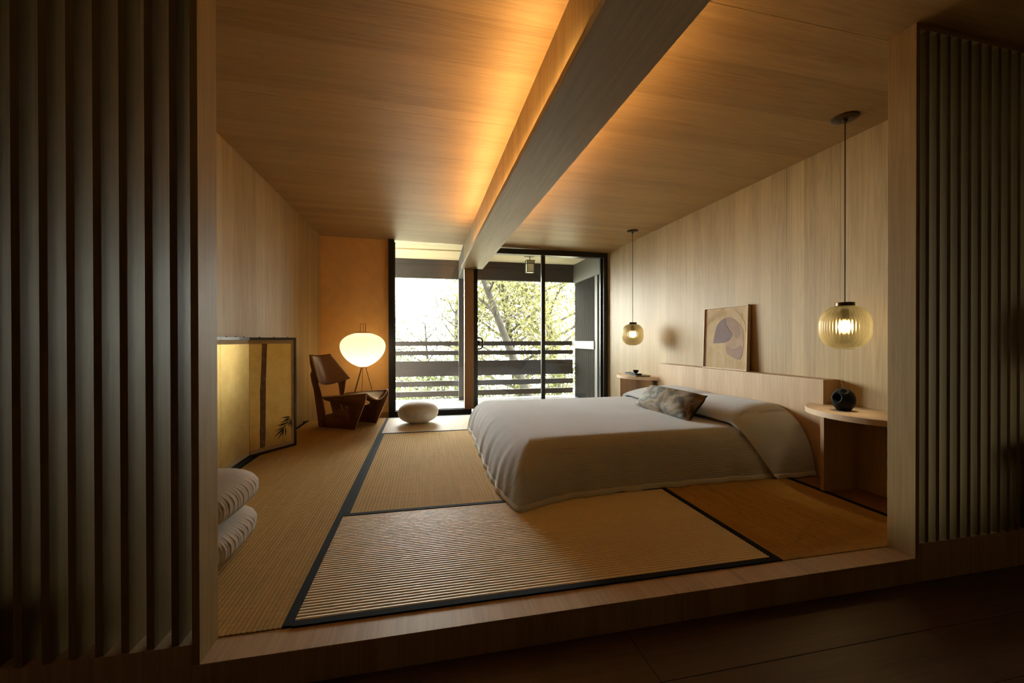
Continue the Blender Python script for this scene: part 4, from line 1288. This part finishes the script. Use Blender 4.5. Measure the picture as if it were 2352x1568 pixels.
def tree(name, label, base, height, trunkr, lean, nbr, spread, nleaf, size, mat, group=None, crown0=.3, clump=.35, cat='tree'):
    base = Vector(base)
    t = thing(name, label, cat, tuple(base), group)
    pts = []; N = 9
    for i in range(N):
        s = i / (N - 1)
        pts.append(base + Vector((lean[0] * s + .12 * math.sin(4 * s + base.x), lean[1] * s + .1 * math.cos(3 * s), height * s)))
    MB().tube(pts, [trunkr * (1 - .75 * i / (N - 1)) for i in range(N)], 10).obj('trunk', M['bark'], t, True)
    tips = []
    m = MB()
    for b in range(nbr):
        s = crown0 + (1 - crown0) * (b + random.random()) / nbr
        i = min(int(s * (N - 1)), N - 2); fr_ = s * (N - 1) - i
        o = pts[i].lerp(pts[i+1], fr_)
        a = b * 2.4 + random.uniform(-.5, .5)
        ln_ = spread * (1.1 - .55 * s) * random.uniform(.7, 1.15)
        dv = Vector((math.cos(a), math.sin(a), random.uniform(.15, .8))).normalized()
        q = [o]
        for k in range(1, 5):
            dv = (dv + Vector((random.uniform(-.25, .25), random.uniform(-.25, .25), random.uniform(-.1, .2)))).normalized()
            q.append(q[-1] + dv * ln_ / 4)
            if k > 1:
                tips.append(q[-1])
                sd = (dv + Vector((random.uniform(-1, 1), random.uniform(-1, 1), random.uniform(-.5, .7)))).normalized()
                e_ = q[-1] + sd * ln_ * .3
                m.tube([q[-1], q[-1].lerp(e_, .5) + Vector((0, 0, .03)), e_], [trunkr * .10, trunkr * .07, trunkr * .03], 5)
                tips.append(e_); tips.append(q[-1].lerp(e_, .6))
        r0 = trunkr * .42 * (1.1 - .6 * s)
        m.tube(q, [r0 * (1 - .2 * k) for k in range(5)], 6)
    m.obj('branches', M['bark'], t, True)
    if nleaf:
        tp = np.array([tuple(x) for x in tips])
        idx = RNG.integers(0, len(tp), nleaf)
        c = tp[idx] + RNG.normal(size=(nleaf, 3)) * clump * np.array([1, 1, .75])
        v, f = leaves_mesh(c, size)
        me = bpy.data.meshes.new('foliage')
        me.from_pydata(v.tolist(), [], f.tolist()); me.update()
        me.materials.append(mat)
        o = bpy.data.objects.new('foliage', me); C.objects.link(o)
        o.parent = t; o.location = -base; o['kind'] = 'stuff'
    return t
tree('leafy_tree', 'sunlit yellow-green leafy tree standing behind the leaning trunk', (3.2, 11.6, -2.6), 6.6, .17, (-1.2, .3), 26, 2.0, 9000, .16, M['leaf_yellow'], crown0=.28, clump=.34)
tree('forked_tree', 'tall tree with pale forked trunk seen behind the sliding door', (5.2, 14.5, -3.0), 8.5, .24, (-1.3, .5), 24, 3.0, 7500, .18, M['leaf_yellow'], crown0=.3, clump=.5)
tree('olive_tree', 'soft olive-green tree beside the porch post', (1.1, 16.5, -3.4), 6.2, .18, (.3, .2), 24, 1.7, 6500, .13, M['leaf_olive'], crown0=.25, clump=.38)
tree('bare_tree', 'almost bare twiggy tree behind the left end of the railing', (-.12, 12.5, -2.6), 4.1, .08, (.2, .2), 26, 1.4, 1100, .10, M['leaf_olive'], crown0=.25, clump=.22)
tree('far_tree', 'distant olive tree low behind the fixed window', (-2.4, 22.0, -4.6), 5.6, .2, (.2, 0), 20, 2.6, 6000, .2, M['leaf_olive'], crown0=.25, clump=.5)
tree('leaning_tree', 'grey tree trunk leaning left just beyond the porch railing, with sparse leaves', (3.5, 9.6, -2.4), 7.4, .15, (-3.2, .2), 12, 1.2, 1500, .14, M['leaf_yellow'], crown0=.5, clump=.38)
sp_ = [(-3.6, 11.2), (-2.5, 10.4), (-1.5, 11.0), (-.5, 10.2), (.5, 10.8), (1.5, 10.0), (2.6, 10.2), (3.6, 10.6), (4.8, 11.4), (-4.8, 13.0), (0.0, 13.2), (6.5, 13.2)]
desc = ['below the left end of the porch railing', 'left of the bare tree, below the railing', 'in front of the bare tree', 'below the railing, left of the porch post', 'below the railing, right of the bare tree', 'at the foot of the leafy tree, to its left', 'right in front of the leafy tree', 'behind the right end of the railing', 'behind the porch side wall', 'far out on the left of the slope', 'on the slope behind the porch post', 'far out on the right of the slope']
for i, (x, y_) in enumerate(sp_):
    tree('shrub', 'bushy green shrub ' + desc[i], (x, y_, -2.0 - .08 * (y_ - 10)), 1.5 + .35 * ((i * 5) % 3), .04, (0, 0), 14, .95, 1500, .11, M['leaf_green'], 'shrubs beyond the railing', crown0=.1, clump=.26, cat='shrub')
